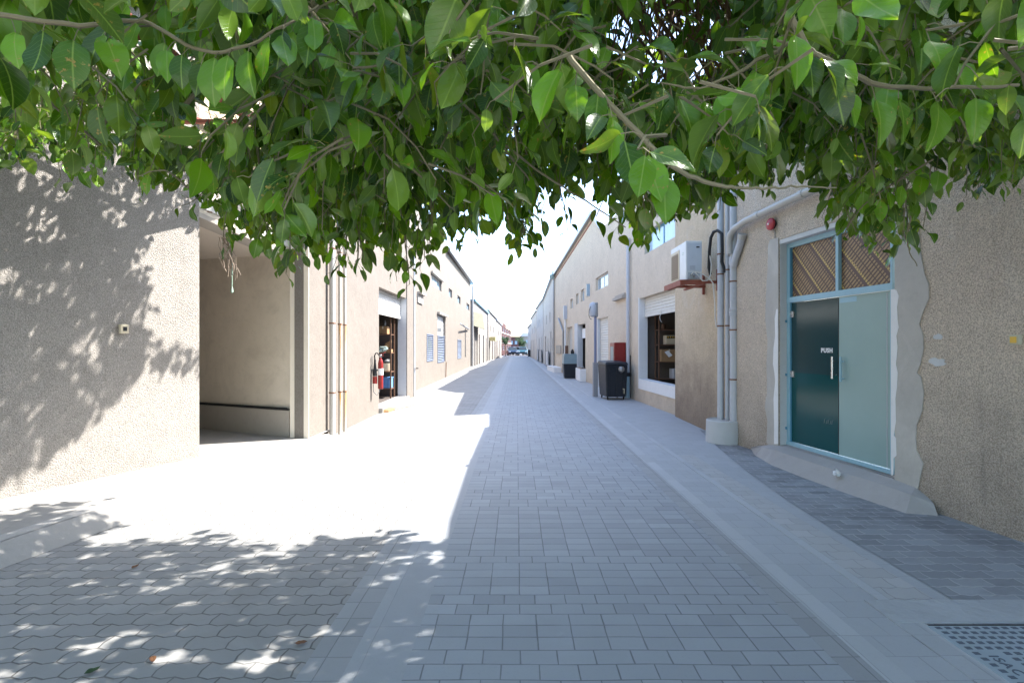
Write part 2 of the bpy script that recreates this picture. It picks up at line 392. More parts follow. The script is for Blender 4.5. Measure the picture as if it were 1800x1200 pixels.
def wall_mesh(mb, W, tops, holes=(), depth=.22, zb=-.2, thick=.3, t0=0, t1=None, back=True):
    t1 = W.L if t1 is None else t1
    def top(t):
        for (a, za), (b, zb_) in zip(tops, tops[1:]):
            if a <= t <= b: return za + (zb_ - za) * (t - a) / max(1e-6, b - a)
        return tops[-1][1] if t > tops[-1][0] else tops[0][1]
    ts = sorted({t0, t1} | {t for t, _ in tops if t0 < t < t1} | {h[i] for h in holes for i in (0, 1) if t0 < h[i] < t1})
    zs = sorted({zb} | {h[i] for h in holes for i in (2, 3)})
    for a, b in zip(ts, ts[1:]):
        for i, z0 in enumerate(zs):
            last = i == len(zs) - 1
            cm = (a + b) / 2; z1 = None if last else zs[i + 1]; zm = z0 + .01 if last else (z0 + z1) / 2
            if any(h[0] <= cm <= h[1] and h[2] <= zm <= h[3] for h in holes): continue
            za, zc = (top(a + 1e-4), top(b - 1e-4)) if last else (z1, z1)
            mb.face([W.P(a, 0, z0), W.P(b, 0, z0), W.P(b, 0, zc), W.P(a, 0, za)])
        mb.face([W.P(a, 0, top(a + 1e-4)), W.P(b, 0, top(b - 1e-4)), W.P(b, -thick, top(b - 1e-4)), W.P(a, -thick, top(a + 1e-4))])
        if back:
            for i, z0 in enumerate(zs):
                last = i == len(zs) - 1
                cm = (a + b) / 2; z1 = None if last else zs[i + 1]; zm = z0 + .01 if last else (z0 + z1) / 2
                if any(h[0] <= cm <= h[1] and h[2] <= zm <= h[3] for h in holes): continue
                za, zc = (top(a + 1e-4), top(b - 1e-4)) if last else (z1, z1)
                mb.face([W.P(a, -thick, z0), W.P(b, -thick, z0), W.P(b, -thick, zc), W.P(a, -thick, za)])
    for e in (t0, t1): mb.face([W.P(e, 0, zb), W.P(e, -thick, zb), W.P(e, -thick, top(e)), W.P(e, 0, top(e))])
    for h in holes:
        a, b, z0, z1 = h[:4]; q = thick
        for A, B in (((a, z0), (b, z0)), ((b, z0), (b, z1)), ((b, z1), (a, z1)), ((a, z1), (a, z0))):
            mb.face([W.P(A[0], 0, A[1]), W.P(B[0], 0, B[1]), W.P(B[0], -q, B[1]), W.P(A[0], -q, A[1])])
    return mb

def window(W, t0, t1, z0, z1, parent, fm='white_metal', pm='pane', cols=1, off=-.1, fw=.045, rows=1, name='window'):
    m = MB()
    W.box(m, t0, t1, off - .04, off, z0, z0 + fw); W.box(m, t0, t1, off - .04, off, z1 - fw, z1)
    W.box(m, t0, t0 + fw, off - .04, off, z0 + fw, z1 - fw); W.box(m, t1 - fw, t1, off - .04, off, z0 + fw, z1 - fw)
    for k in range(1, cols):
        tc = t0 + (t1 - t0) * k / cols; W.box(m, tc - fw / 2, tc + fw / 2, off - .035, off - .005, z0 + fw, z1 - fw)
    for k in range(1, rows):
        zc = z0 + (z1 - z0) * k / rows; W.box(m, t0 + fw, t1 - fw, off - .035, off - .005, zc - fw / 2, zc + fw / 2)
    f = obj(name, m, fm, parent)
    p = MB(); W.box(p, t0 + .01, t1 - .01, off - .027, off - .02, z0 + .01, z1 - .01); obj('pane', p, pm, f)
    return f

def louvre(W, t0, t1, z0, z1, parent, mat='louvre_blue', off=-.05, pitch=.09, name='louvre_window'):
    m = MB(); fw = .05; off = .02
    W.box(m, t0, t0 + fw, off - .05, off, z0, z1); W.box(m, t1 - fw, t1, off - .05, off, z0, z1)
    W.box(m, t0, t1, off - .052, off + .002, z0 - .02, z0 + .02); W.box(m, t0, t1, off - .052, off + .002, z1 - .02, z1 + .02)
    f = obj(name, m, mat, parent)
    s_ = MB(); z = z0 + pitch * .5
    while z < z1 - .04:
        s_.hexa([W.P(t0 + fw, off - .045, z + .032), W.P(t1 - fw, off - .045, z + .032), W.P(t1 - fw, off - .002, z), W.P(t0 + fw, off - .002, z)],
                [W.P(t0 + fw, off - .045, z + .040), W.P(t1 - fw, off - .045, z + .040), W.P(t1 - fw, off - .005, z + .006), W.P(t0 + fw, off - .005, z + .006)])
        z += pitch
    obj('slats', s_, mat, f)
    b = MB(); W.box(b, t0 + .01, t1 - .01, off - .07, off - .06, z0, z1); obj('backing', b, 'seam', f)
    return f

def shutter(W, t0, t1, z0, z1, parent, off=-.2, pitch=.085, mat='shutter'):
    m = MB(); prof = []
    z = z0
    while z < z1:
        prof += [(off, z), (off + .018, z + pitch * .25), (off + .018, z + pitch * .75), (off, z + pitch * .95)]; z += pitch
    i0 = len(m.v)
    for o_, zz in prof: m.v.append(tuple(W.P(t0, o_, min(zz, z1)))); m.v.append(tuple(W.P(t1, o_, min(zz, z1))))
    for k in range(len(prof) - 1): m.f.append((i0 + 2 * k, i0 + 2 * k + 1, i0 + 2 * k + 3, i0 + 2 * k + 2))
    W.box(m, t0, t1, off - .03, off - .012, z0, z1)
    s_ = obj('shutter', m, mat, parent)
    b = MB(); W.box(b, t0, t1, off - .02, off + .03, z0 - .07, z0 + .005); obj('bottom_rail', b, mat, s_, bevel=.004)
    return s_

def room(W, t0, t1, z0, z1, depth, parent, mat='dark_room', o0=-.3):
    m = MB(); a, b = o0, -depth
    m.face([W.P(t0, b, z0), W.P(t1, b, z0), W.P(t1, b, z1), W.P(t0, b, z1)])
    for t_ in (t0, t1): m.face([W.P(t_, a, z0), W.P(t_, b, z0), W.P(t_, b, z1), W.P(t_, a, z1)])
    for z_ in (z0, z1): m.face([W.P(t0, a, z_), W.P(t1, a, z_), W.P(t1, b, z_), W.P(t0, b, z_)])
    return obj('room', m, mat, parent)

def roof_slab(W, zs, depth, parent, t0=0, t1=None, mat='roofm', over=-.29, th=.12, name='roof'):
    t1 = W.L if t1 is None else t1
    m = MB(); pts = [(t0, zs[0])] + [p for p in zs[1:-1]] + [(t1, zs[-1])] if not isinstance(zs[0], tuple) else zs
    for (a, za), (b, zb) in zip(pts, pts[1:]):
        m.hexa([W.P(a, over, za), W.P(b, over, zb), W.P(b, -depth, zb), W.P(a, -depth, za)], [W.P(a, over, za + th), W.P(b, over, zb + th), W.P(b, -depth, zb + th), W.P(a, -depth, za + th)])
    return obj(name, m, mat, parent)

# ------------------------------------------------------------------ ground and paving
S = 1500
struct('ground', MB().face([(-S, -S, -.02), (S, -S, -.02), (S, S, -.02), (-S, S, -.02)]), 'ground')
def strip(name, xa, xb, mat, y0=-4, y1=84, z=0.0, xa2=None, xb2=None):
    xa2 = xa if xa2 is None else xa2; xb2 = xb if xb2 is None else xb2
    m = MB(); m.hexa([(xa, y0, -.06), (xb, y0, -.06), (xb2, y1, -.06), (xa2, y1, -.06)], [(xa, y0, z), (xb, y0, z), (xb2, y1, z), (xa2, y1, z)])
    return struct(name, m, mat)
strip('left_pavement', -5.2, -1.13, 'wavy')
strip('paving_border', -1.13, -.90, 'border', z=.001)
strip('slab_strip', -.90, -.585, 'strip', z=.002)
strip('road', -.585, 1.72, 'road', z=.001)
strip('road_edge', 1.72, 1.88, 'border', z=.002)
strip('kerb_strip', 1.88, 2.02, 'kerb', z=.003)
strip('right_pavement', 2.02, 2.42, 'side', z=.001)
strip('kerb', 2.42, 2.50, 'kerb', z=.006)
strip('far_side_paving', 2.50, 4.9, 'side', z=-.003)
strip('right_side_paving', 2.50, 2.92, 'side_light', y1=8.0, z=.002, xa2=2.5, xb2=2.75)
struct('stained_paving', MB().face([(2.92, -4, .0015), (5.3, -4, .0015), (4.6, 5.6, .0015), (4.1, 10.4, .0015), (3.72, 10.4, .0015), (3.38, 8.6, .0015), (3.12, 6.9, .0015), (2.98, 5.6, .0015), (2.93, 4.6, .0015)]), 'side_dark')
m = MB(); m.box(2.32, 4.6, 3.14, 3.42, -.02, .009); struct('concrete_patch', m, 'speckle')
m = MB(); m.box(2.32, 2.46, 2.0, 3.14, -.02, .007); struct('concrete_edge', m, 'side')
struct('far_road', MB().box(-14, 14, 84, 150, -.1, -.004), plaster('asphalt_far', (.16, .16, .18), .1, .2))

# raised apron along the left walls
top_out = [(-4.9, -3.5), (-4.1, 3.9), (-3.87, 5.47), (-3.52, 8.45), (-3.44, 9.0), (-3.46, 9.7)]
gnd_out = [(-4.72, -3.5), (-3.93, 3.9), (-3.70, 5.28), (-3.28, 8.5), (-3.20, 9.1), (-3.44, 9.9)]
m = MB(); m.face([(x, y, .15) for x, y in top_out] + [(-11, 12.5, .15), (-11, -3.5, .15)]); struct('apron', m, 'apron')
m = MB()
for i in range(len(top_out) - 1):
    a, b, c, d = top_out[i], top_out[i + 1], gnd_out[i + 1], gnd_out[i]
    zb = .15 if i < 4 else .004
    m.face([(a[0], a[1], .15), (b[0], b[1], .15 if i < 4 else .01), (c[0], c[1], .004), (d[0], d[1], .004)])
struct('apron_ramp', m, 'apron')
m = MB()
for i in range(3):
    a, b = top_out[i], top_out[i + 1]
    m.face([(a[0] - .17, a[1], .154), (b[0] - .17, b[1], .154), (b[0] - .02, b[1], .154), (a[0] - .02, a[1], .154)])
struct('apron_gutter', m, 'apron_strip')

# ------------------------------------------------------------------ left building one: rough wall, garage recess
L1 = Wall((-7.35 + .408 * -3, -3), (-4.43, 7.15), 1)
L2 = Wall((-3.50, 8.62), (-3.47, 17.4), 1)
A = Vector((-4.43, 7.15)); B = Vector((-3.81, 8.70))
b1 = thing('building', (-5, 6, 0), 'rough stuccoed building on the left with the deep open garage recess', 'building')
obj('wall', wall_mesh(MB(), L1, [(0, 6.3), (L1.L, 6.3)], thick=.35), 'st_l1', b1)
m = MB()                                        # wall over the recess, and the lintel bands (all follow the sagging lintel)
AB = Wall(A, B, 1)
def band(m, o0, o1, z0, z1, drop=.30):
    m.hexa([AB.P(0, o0, z0), AB.P(AB.L, o0, z0 - drop), AB.P(AB.L, o1, z0 - drop), AB.P(0, o1, z0)], [AB.P(0, o0, z1), AB.P(AB.L, o0, z1 - drop), AB.P(AB.L, o1, z1 - drop), AB.P(0, o1, z1)])
m.hexa([AB.P(0, -.3, 3.98), AB.P(AB.L, -.3, 3.68), AB.P(AB.L, 0, 3.68), AB.P(0, 0, 3.98)], [AB.P(0, -.3, 6.3), AB.P(AB.L, -.3, 6.3), AB.P(AB.L, 0, 6.3), AB.P(0, 0, 6.3)])
obj('wall_above_garage', m, 'st_r1b', b1)
m = MB(); band(m, -.34, .012, 3.82, 3.975); obj('lintel_board', m, 'ceil', b1)
m = MB(); band(m, -.34, -.05, 3.77, 3.815); obj('shadow_gap', m, 'seam', b1)
m = MB(); band(m, -.34, -.012, 3.655, 3.765); obj('shutter_box', m, 'shutter', b1)
m = MB(); band(m, -.30, -.03, 3.575, 3.65); obj('shutter_guide', m, 'cement_in', b1)
m = MB(); band(m, -.34, .0, 3.50, 3.57); obj('shutter_rail', m, 'cement_lt', b1)
m = MB(); m.tube([AB.P(.12, 0, 3.60), AB.P(.12, .04, 3.59), AB.P(.16, .045, 3.60)], .008, 6); obj('hook', m, 'rust', b1)
W0 = (-3.86, 8.80); W1 = (-9.5, 11.27)
GW = Wall(W0, W1, 1); GW.n = Vector((-.40, -.916)).normalized()
GW.n = Vector((GW.d.y, -GW.d.x)) if Vector((GW.d.y, -GW.d.x)).y < 0 else Vector((-GW.d.y, GW.d.x))
m = MB(); GW.box(m, -.1, GW.L, -.2, 0, -.1, 3.9); obj('garage_wall', m, 'cement_in', b1)
m = MB(); GW.box(m, .0, GW.L, 0, .07, .1, .60); obj('garage_plinth', m, 'cement_lt', b1, bevel=.01)
m = MB(); GW.box(m, .02, GW.L, .002, .085, .605, .622); m.tube([GW.P(.05, .06, .635), GW.P(3.5, .06, .63)], .009, 8); obj('garage_rail', m, 'black', b1)
m = MB(); m.face([(-9.5, 6.0, 3.62), (A.x - .1, A.y - .1, 3.58), (B.x, B.y, 3.28), (W0[0], W0[1] + .1, 3.26), (W1[0], W1[1] + .1, 3.45)]); m.box(-9.6, -9.5, 5.5, 11.6, -.1, 3.9)
m.box(-9.6, -5.4, 5.4, 5.5, -.1, 3.9)
obj('garage_ceiling', m, 'ceil', b1)
m = MB(); m.hexa([(-12, -3, 6.0), (-5.2, -3, 6.0), (-3.6, 17.4, 6.0), (-12, 17.4, 6.0)], [(-12, -3, 6.12), (-5.2, -3, 6.12), (-3.6, 17.4, 6.12), (-12, 17.4, 6.12)])
obj('roof', m, 'roofm', b1)
# pier of the next building
b2 = thing('building', (-3.6, 13, 0), 'cream stuccoed store building on the left between the garage recess and the long cream hall', 'building')
t_a = L2.t(666); t_b = L2.t(714)
z_lint = 3.2
wall_mesh(m := MB(), L2, [(0, 6.2), (L2.L, 6.2)], [(t_a, t_b, .10, z_lint)], thick=.24)
obj('wall', m, 'st_l2', b2)
m = MB(); m.hexa([(-3.84, 8.68, -.1), (-3.497, 8.60, -.1), (-3.497, 8.617, -.1), (-3.86, 8.95, -.1)], [(-3.84, 8.68, 6.2), (-3.497, 8.60, 6.2), (-3.497, 8.617, 6.2), (-3.86, 8.95, 6.2)])
obj('pier', m, plaster('pier_plaster', (.82, .74, .63), .05, .2), b2)
m = MB(); L2.box(m, t_b, t_b + .9, .002, .03, .0, 6.2); obj('pilaster', m, 'st_l2', b2)
m = MB(); L2.box(m, t_b + .001, t_b + .03, -.26, .0, .1, z_lint); m2 = MB(); L2.box(m2, t_b - .012, t_b - .001, -.26, .004, .12, z_lint); obj('jamb', m2, 'jamb', b2)
m = MB(); L2.box(m, t_a, t_b + .02, -.3, .10, -.05, .125); obj('threshold', m, 'apron', b2, bevel=.01)
shutter(L2, t_a, t_b - .02, 2.62, z_lint, b2, off=-.2)
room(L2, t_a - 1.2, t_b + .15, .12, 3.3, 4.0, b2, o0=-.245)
m = MB(); m.box(-12, -3.75, 17.38, 17.44, -.1, 6.2); obj('end_wall', m, 'st_l2', b2)

# rack and goods inside the store on the left
def rack(name, x0, x1, y0, y1, levels, h, label, mat_shelf='wood', mat_post='wood'):
    r = thing(name, ((x0 + x1) / 2, (y0 + y1) / 2, levels[0] - .3), label, 'shelf rack')
    for (x, y) in ((x0, y0), (x1, y0), (x0, y1), (x1, y1)):
        obj('post', MB().box(x - .018, x + .018, y - .018, y + .018, levels[0] - .35, h), mat_post, r)
    for z_ in levels: obj('shelf', MB().box(x0, x1, y0, y1, z_ - .025, z_), mat_shelf, r)
    return r
rack('shelf_rack', -4.75, -3.80, 15.45, 15.9, [.42, .93, 1.50, 2.06], 2.7, 'brown shelf rack with mixed goods inside the store door on the left')
def carton(x0, x1, y0, y1, z0, z1, mat, label, group=None, name='carton', cat='box', flap=True):
    c = thing(name, ((x0 + x1) / 2, (y0 + y1) / 2, z0), label, cat, group)
    obj('box_body', MB().box(x0, x1, y0, y1, z0, z1), mat, c, bevel=.006)
    if flap: obj('tape', MB().box((x0 + x1) / 2 - .02, (x0 + x1) / 2 + .02, y0 - .002, y1 + .002, z1 - .08, z1 + .002), 'cream', c)
    return c
carton(-4.18, -3.92, 15.5, 15.8, 2.061, 2.30, 'card', 'small brown carton on the second shelf from the top behind the left store shutter')
m = MB(); m.lathe((-4.02, 15.6, 2.305), [(.03, 0), (.045, .03), (.05, .1), (.03, .14), (.025, .18)], seg=14)
tag(obj('bottle', m, 'dull', smooth=True), 'small grey bottle on top of the brown carton in the left store', 'bottle')
m = MB()
for k in range(3): m.hexa([(-4.02 + k * .02, 15.5 + k * .06, 1.61 + k * .05), (-3.83, 15.5 + k * .06, 1.66 + k * .06), (-3.83, 15.56 + k * .06, 1.67 + k * .06), (-4.02, 15.56 + k * .06, 1.62 + k * .05)], [(-4.02, 15.5 + k * .06, 1.67 + k * .05), (-3.83, 15.5 + k * .06, 1.76 + k * .06), (-3.83, 15.56 + k * .06, 1.77 + k * .06), (-4.02, 15.56 + k * .06, 1.68 + k * .05)])
m.box(-4.0, -3.83, 15.5, 15.85, 1.501, 1.60)
tag(obj('cardboard_pile', m, 'card'), 'flattened brown cardboard leaning on the middle shelf of the left store', 'cardboard')
m = MB()
for k in range(5):
    an = [i * math.pi / 8 for i in range(17)]; r_ = .10 - k * .006
    m.tube([(-4.09 + k * .03 + r_ * math.cos(a_), 15.42 + .01 * k + .02 * math.sin(3 * a_), 1.60 + r_ * .75 * math.sin(a_) + .005 * k) for a_ in an], .014, 6, cap=False)
tag(obj('coiled_hose', m, 'plastic_clear', smooth=True), 'pale green coiled hose in the middle shelf of the left store', 'hose')
tb = thing('tub', (-4.03, 15.6, .93), 'cream round tub under a black lid on the lower shelf of the left store', 'tub')
obj('tub_body', MB().lathe((-4.03, 15.62, .931), [(.15, 0), (.185, .05), (.195, .24), (.2, .25)], seg=24), 'cream', tb, smooth=True)
obj('lid', MB().lathe((-4.03, 15.62, 1.185), [(.19, 0), (.2, .05), (.16, .11), (.05, .14)], seg=24), 'black', tb, smooth=True)
c = thing('crate', (-3.95, 15.6, .42), 'blue plastic crate on the lowest shelf of the left store', 'crate')
m = MB(); m.box(-4.07, -3.82, 15.48, 15.85, .421, .74); obj('crate_body', m, 'bluebox', c, bevel=.012)
m = MB(); [m.box(-4.07 + .045 * k, -4.06 + .045 * k, 15.468, 15.48, .44, .72) for k in range(6)]; m.box(-4.08, -3.81, 15.465, 15.86, .72, .755); obj('crate_rim', m, 'bluebox', c)
m = MB().lathe((-4.16, 15.6, .421), [(.05, 0), (.075, .06), (.07, .2), (.035, .27), (.035, .31)], seg=14)
tag(obj('jar', m, 'wood', smooth=True), 'brown jar beside the blue crate on the lowest shelf of the left store', 'jar')

# fire extinguisher
fx, fy = -3.30, 12.35
fe = thing('fire_extinguisher', (fx, fy, .62), 'red fire extinguisher with a black horn hung on the left wall by the store door', 'fire extinguisher')
obj('cylinder', MB().lathe((fx + .02, fy, .66), [(.045, 0), (.06, .02), (.062, .05), (.062, .62), (.045, .70), (.022, .74), (.022, .78)], seg=24), 'red', fe, smooth=True)
obj('label_band', MB().lathe((fx + .02, fy, 1.0), [(.0632, 0), (.0632, .16)], seg=24), 'paper', fe, smooth=True)
obj('valve', MB().lathe((fx + .02, fy, 1.43), [(.03, 0), (.032, .05), (.02, .07)], seg=12), 'steel', fe)
m = MB(); m.tube([(fx + .0, fy, 1.49), (fx + .08, fy - .03, 1.52), (fx + .14, fy - .05, 1.55)], .012, 6); m.tube([(fx, fy, 1.47), (fx + .1, fy - .03, 1.47)], .01, 6); obj('handle', m, 'red', fe)
obj('horn', MB().tube([(fx - .10, fy - .06, 1.38), (fx - .10, fy - .06, 1.3), (fx - .10, fy - .06, .98)], [.022, .025, .055], 14), 'black', fe, smooth=True)
obj('hose', MB().tube([(fx, fy - .02, 1.46), (fx - .04, fy - .06, 1.53), (fx - .08, fy - .07, 1.53), (fx - .11, fy - .06, 1.46), (fx - .10, fy - .06, 1.37)], .015, 8), 'black', fe, smooth=True)
obj('red_band', MB().lathe((fx - .10, fy - .06, .80), [(.056, 0), (.056, .17)], seg=14), 'red', fe)
obj('bracket', MB().box(-3.49, fx, fy - .02, fy + .02, 1.1, 1.14), 'dull', fe)
m = MB().tube([(fx - .17, fy - .06, 1.46), (fx - .16, fy - .07, 1.2), (fx - .14, fy - .07, .9), (fx - .13, fy - .06, .6), (fx - .05, fy - .05, .52), (fx, fy - .04, .6), (fx + .02, fy - .05, .75)], .008, 6)
obj('strap', m, 'dull', fe)

# rusty vertical pipes on the left wall
def bands(path_fn, zs, r, mat, parent):
    for z_ in zs:
        p = path_fn(z_); obj('clamp', MB().lathe((p[0], p[1], z_ - .012), [(r + .006, 0), (r + .008, .004), (r + .008, .02), (r + .006, .024)], seg=18), mat, parent, smooth=True)
for k, (u_, r_, lab, mt) in enumerate(((584, .052, 'thickest cream downpipe with little rust, nearest the garage recess', 'pvc_lt'), (597.5, .034, 'middle of the three cream downpipes on the left wall, streaked with rust', 'pipe_rust'), (606, .03, 'thinnest cream downpipe, farthest of the three on the left wall', 'pipe_rust'))):
    t_ = L2.t(u_, .09); p = L2.P(t_, .09, 0)
    pp = thing('downpipe', tuple(p), lab, 'pipe', 'cream pipes on the left wall')
    obj('pipe_body', MB().tube([(p.x, p.y, 0), (p.x + .004, p.y, 1.2), (p.x, p.y, 3), (p.x, p.y, 6.0)], r_, 16), mt, pp, smooth=True)
    bands(lambda z_: (p.x, p.y), [.84 - .02 * k, 2.12, 3.5], r_, 'rust', pp)

# thin white downpipe at the end of the store building
p = L2.P(L2.t(728.5, .06), .06, 0)
pp = thing('downpipe', tuple(p), 'slim white downpipe with one bracket, just beyond the left store door', 'pipe')
obj('pipe_body', MB().tube([(p.x, p.y, 0), (p.x, p.y, 6.1)], .035, 12), 'white_metal', pp, smooth=True)
obj('bracket', MB().box(p.x - .03, p.x + .13, p.y - .02, p.y + .02, .94, .97), 'black', pp)
obj('bracket', MB().box(p.x - .03, p.x + .08, p.y - .02, p.y + .02, 4.1, 4.14), 'black', pp)
obj('cable', MB().tube([(p.x - .06, p.y - .06, .02), (p.x - .075, p.y - .06, 1.4), (p.x - .05, p.y - .06, 3.0), (p.x - .07, p.y - .06, 6.0)], .009, 6), 'dull', pp)

# ------------------------------------------------------------------ left building three: long cream hall
L3 = Wall((-3.84, 17.5), (-3.75, 41.6), 1)
b3 = thing('building', (-3.8, 30, 0), 'long cream hall on the left with louvred windows and a metal eave', 'building')
t = L3.t; holes = []
def hole(W, ua, ub, va, vb, um=None):
    a, b_ = W.t(ua), W.t(ub); mid = W.t((ua + ub) / 2 if um is None else um); return (a, b_, W.z(vb, mid), W.z(va, mid))
h_w1 = (L3.t(758.5), L3.t(776), 4.45, 4.97); h_w2 = (L3.t(788.8), L3.t(794.7), 4.5, 4.97); h_w3 = (L3.t(804), L3.t(809.4), 4.5, 4.97); h_w4 = (L3.t(820), L3.t(825), 4.5, 4.97)
h_l1 = (L3.t(750), L3.t(761), 1.05, 2.2); h_d = (L3.t(769), L3.t(783), .88, 3.25); h_l2 = (L3.t(804), L3.t(810.5), .9, 2.1)
wall_mesh(m := MB(), L3, [(0, 7.4), (L3.L, 6.9)], [h_w1, h_w2, h_w3, h_w4, h_l1, h_d, h_l2], thick=.25)
obj('wall', m, 'st_l3', b3)
for h in (h_w1,): window(L3, *h, b3, cols=3, pm='pane_b')
for h in (h_w2, h_w3, h_w4): window(L3, *h, b3, pm='pane')
louvre(L3, *h_l1, b3, pitch=.085); louvre(L3, *h_l2, b3, pitch=.08)
louvre(L3, h_d[0], h_d[1] - .5, .9, 2.2, b3, pitch=.085, off=-.1)
m = MB(); L3.box(m, h_d[0], h_d[1] - .5, -.14, -.1, 2.24, 3.2); po = obj('panel', m, 'white_metal', b3)
m = MB(); L3.box(m, h_d[0] + .2, h_d[1] - .7, -.1, -.09, 2.42, 2.62); obj('grille', m, 'dull', po)
m = MB(); L3.box(m, h_d[1] - .5, h_d[1], -.2, -.12, .9, 3.2); obj('panel', m, 'jamb', b3)
m = MB(); L3.box(m, h_d[0] - .15, h_d[1] + .15, .0, .14, 3.25, 3.34); obj('lintel_ledge', m, 'cement_lt', b3)
for h in (h_w1,): m = MB(); L3.box(m, h[0] - .2, h[1] + .2, .0, .12, h[3], h[3] + .08); obj('lintel_ledge', m, 'cement_lt', b3)
m = MB(); L3.box(m, L3.t(733), L3.t(743), 0, .16, 3.72, 3.80); L3.box(m, L3.t(733), L3.t(742), 0, .05, 3.38, 3.72); obj('vent_hood', m, 'cement_lt', b3)
m = MB(); L3.box(m, 10, L3.L + .6, -.3, .24, 6.95, 7.0); m.v = [(x, y, z_ - (y - 27) * .012) for x, y, z_ in m.v]; L3.box(m, 10, L3.L + .6, .24, .26, 6.8, 7.1); obj('eave', m, 'roofm', b3)
m = MB(); L3.box(m, 0, L3.L, -8, -.26, 6.7, 6.8); obj('roof', m, 'roofm', b3)
obj('end_wall', MB().box(-12, -4.09, 41.55, 41.6, -.1, 6.8), 'st_l3', b3); obj('end_wall', MB().box(-12, -4.09, 17.5, 17.55, -.1, 7.2), 'st_l3', b3)
m = MB(); pa = L3.P(L3.t(817), .05, 0); m.tube([(pa.x, pa.y, .9), (pa.x, pa.y, 3.0)], .03, 8); obj('conduit', m, 'dull', b3)
m = MB(); q0 = L3.P(L3.t(806), .1, 0); q1 = L3.P(L3.t(822), .1, 0); m.tube([(q0.x, q0.y, 3.15), (q0.x + .25, q0.y, 3.0), (q1.x, q1.y, 2.98)], .05, 8); obj('lamp_arm', m, 'dull', b3)
m = MB(); pa = L3.P(L3.t(782), .05, 0); m.tube([(pa.x, pa.y, .05), (pa.x + .02, pa.y, .85)], .022, 8); obj('drain_pipe', m, 'rust', b3)
m = MB(); pa = L3.P(L3.t(829), .08, 0); m.tube([(pa.x, pa.y, 0), (pa.x, pa.y, 6.7)], .07, 8); obj('rain_pipe', m, 'pvc_lt', b3)

# ------------------------------------------------------------------ farther left row
def simple_building(p0, p1, side, H, mat, label, wins, doors, roofm='roofm', seed=0, name='building', base=None, depth=7):
    W = Wall(p0, p1, side); c = ((p0[0] + p1[0]) / 2, (p0[1] + p1[1]) / 2, 0)
    b_ = thing(name, c, label, 'building')
    hs = [(f0 * W.L, f1 * W.L, z0, z1) for f0, f1, z0, z1 in wins + doors]
    tops = [(0, H[0]), (W.L, H[1])]
    wall_mesh(m_ := MB(), W, tops, hs, thick=.25); obj('wall', m_, mat, b_)
    for f0, f1, z0, z1 in wins: window(W, f0 * W.L, f1 * W.L, z0, z1, b_, cols=2)
    for k, (f0, f1, z0, z1) in enumerate(doors):
        dm = MB(); W.box(dm, f0 * W.L, f1 * W.L, -.22, -.16, z0, z1); d_ = obj('door', dm, ('dull', 'shutter', 'wood')[(k + seed) % 3], b_)
        hm = MB(); W.box(hm, f0 * W.L + .08, f0 * W.L + .12, -.16, -.12, 1.0, 1.25); obj('handle', hm, 'black', d_)
    m_ = MB(); m_.hexa([W.P(-.2, .18, H[0]), W.P(W.L + .2, .18, H[1]), W.P(W.L + .2, -depth, H[1]), W.P(-.2, -depth, H[0])], [W.P(-.2, .18, H[0] + .14), W.P(W.L + .2, .18, H[1] + .14), W.P(W.L + .2, -depth, H[1] + .14), W.P(-.2, -depth, H[0] + .14)])
    obj('roof', m_, roofm, b_)
    for e_, hh in ((.0, H[0]), (W.L - .1, H[1])):
        m_ = MB(); W.box(m_, e_, e_ + .1, -depth, -.25, 0, hh); obj('end_wall', m_, mat, b_)
    return b_, W
b4, W4 = simple_building((-3.62, 43.2), (-3.25, 57), 1, (5.5, 5.3), 'st_far', 'low cream building with tall brown doors and an olive canopy beyond the long hall', [(.5, .56, 3.4, 4.2), (.75, .82, 3.4, 4.2)], [(.04, .10, 0, 3.0), (.16, .24, 0, 3.0), (.32, .38, 0, 2.8), (.62, .7, 0, 2.8), (.86, .92, 0, 2.6)], 'blue_d')
m = MB(); m.hexa([(-3.6, 43.0, 3.4), (-2.75, 44.0, 3.15), (-2.75, 47, 3.15), (-3.5, 47, 3.4)], [(-3.6, 43.0, 4.6), (-2.9, 44.0, 4.45), (-2.9, 47, 4.45), (-3.5, 47, 4.6)])
obj('canopy', m, paint('olive_canvas', (.28, .27, .20), .8), b4)
b5, W5 = simple_building((-3.2, 58), (-2.75, 68), 1, (5.7, 5.3), 'st_far', 'cream building with rust stains, third from the far end of the left row', [(.2, .27, 3.4, 4.1), (.6, .68, 3.4, 4.1)], [(.1, .2, 0, 2.6), (.45, .55, 0, 2.6), (.8, .9, 0, 2.6)], seed=1)
m = MB(); W5.box(m, 1.0, 2.4, .05, .7, 2.3, 2.75); obj('sign', m, paint('yellow_awning', (.55, .47, .2), .7), b5)
b6, W6 = simple_building((-2.75, 69), (-2.35, 80), 1, (5.2, 4.9), 'st_far', 'narrow white building before the brick block at the left end of the alley', [(.3, .4, 3.2, 3.9), (.7, .8, 3.2, 3.9)], [(.1, .2, 0, 2.5), (.5, .6, 0, 2.5)], 'pvc', seed=2)
b7 = thing('building', (-2, 98, 0), 'reddish brown brick block with rows of dark windows at the left end of the alley', 'building')
W7 = Wall((-2.75, 87), (-1.25, 118), 1)
hs = [(t0, t0 + 2.2, z0, z0 + .9) for t0 in (2, 7, 12, 17, 22, 27) for z0 in (.9, 2.7, 4.3)]
wall_mesh(m := MB(), W7, [(0, 5.9), (14, 5.9), (14.01, 5.1), (W7.L, 4.9)], hs, thick=.3); obj('wall', m, 'brick', b7)
for h in hs: window(W7, *h, b7, cols=2)
m = MB(); m.box(-9, -2.8, 87, 87.3, 0, 5.9)
obj('front_wall', m, 'brick2', b7)
for k in range(3):
    m = MB(); m.box(-6.8 + k * 1.5, -5.9 + k * 1.5, 86.95, 87.0, 3.2, 4.4); obj('window', m, 'pane', b7)
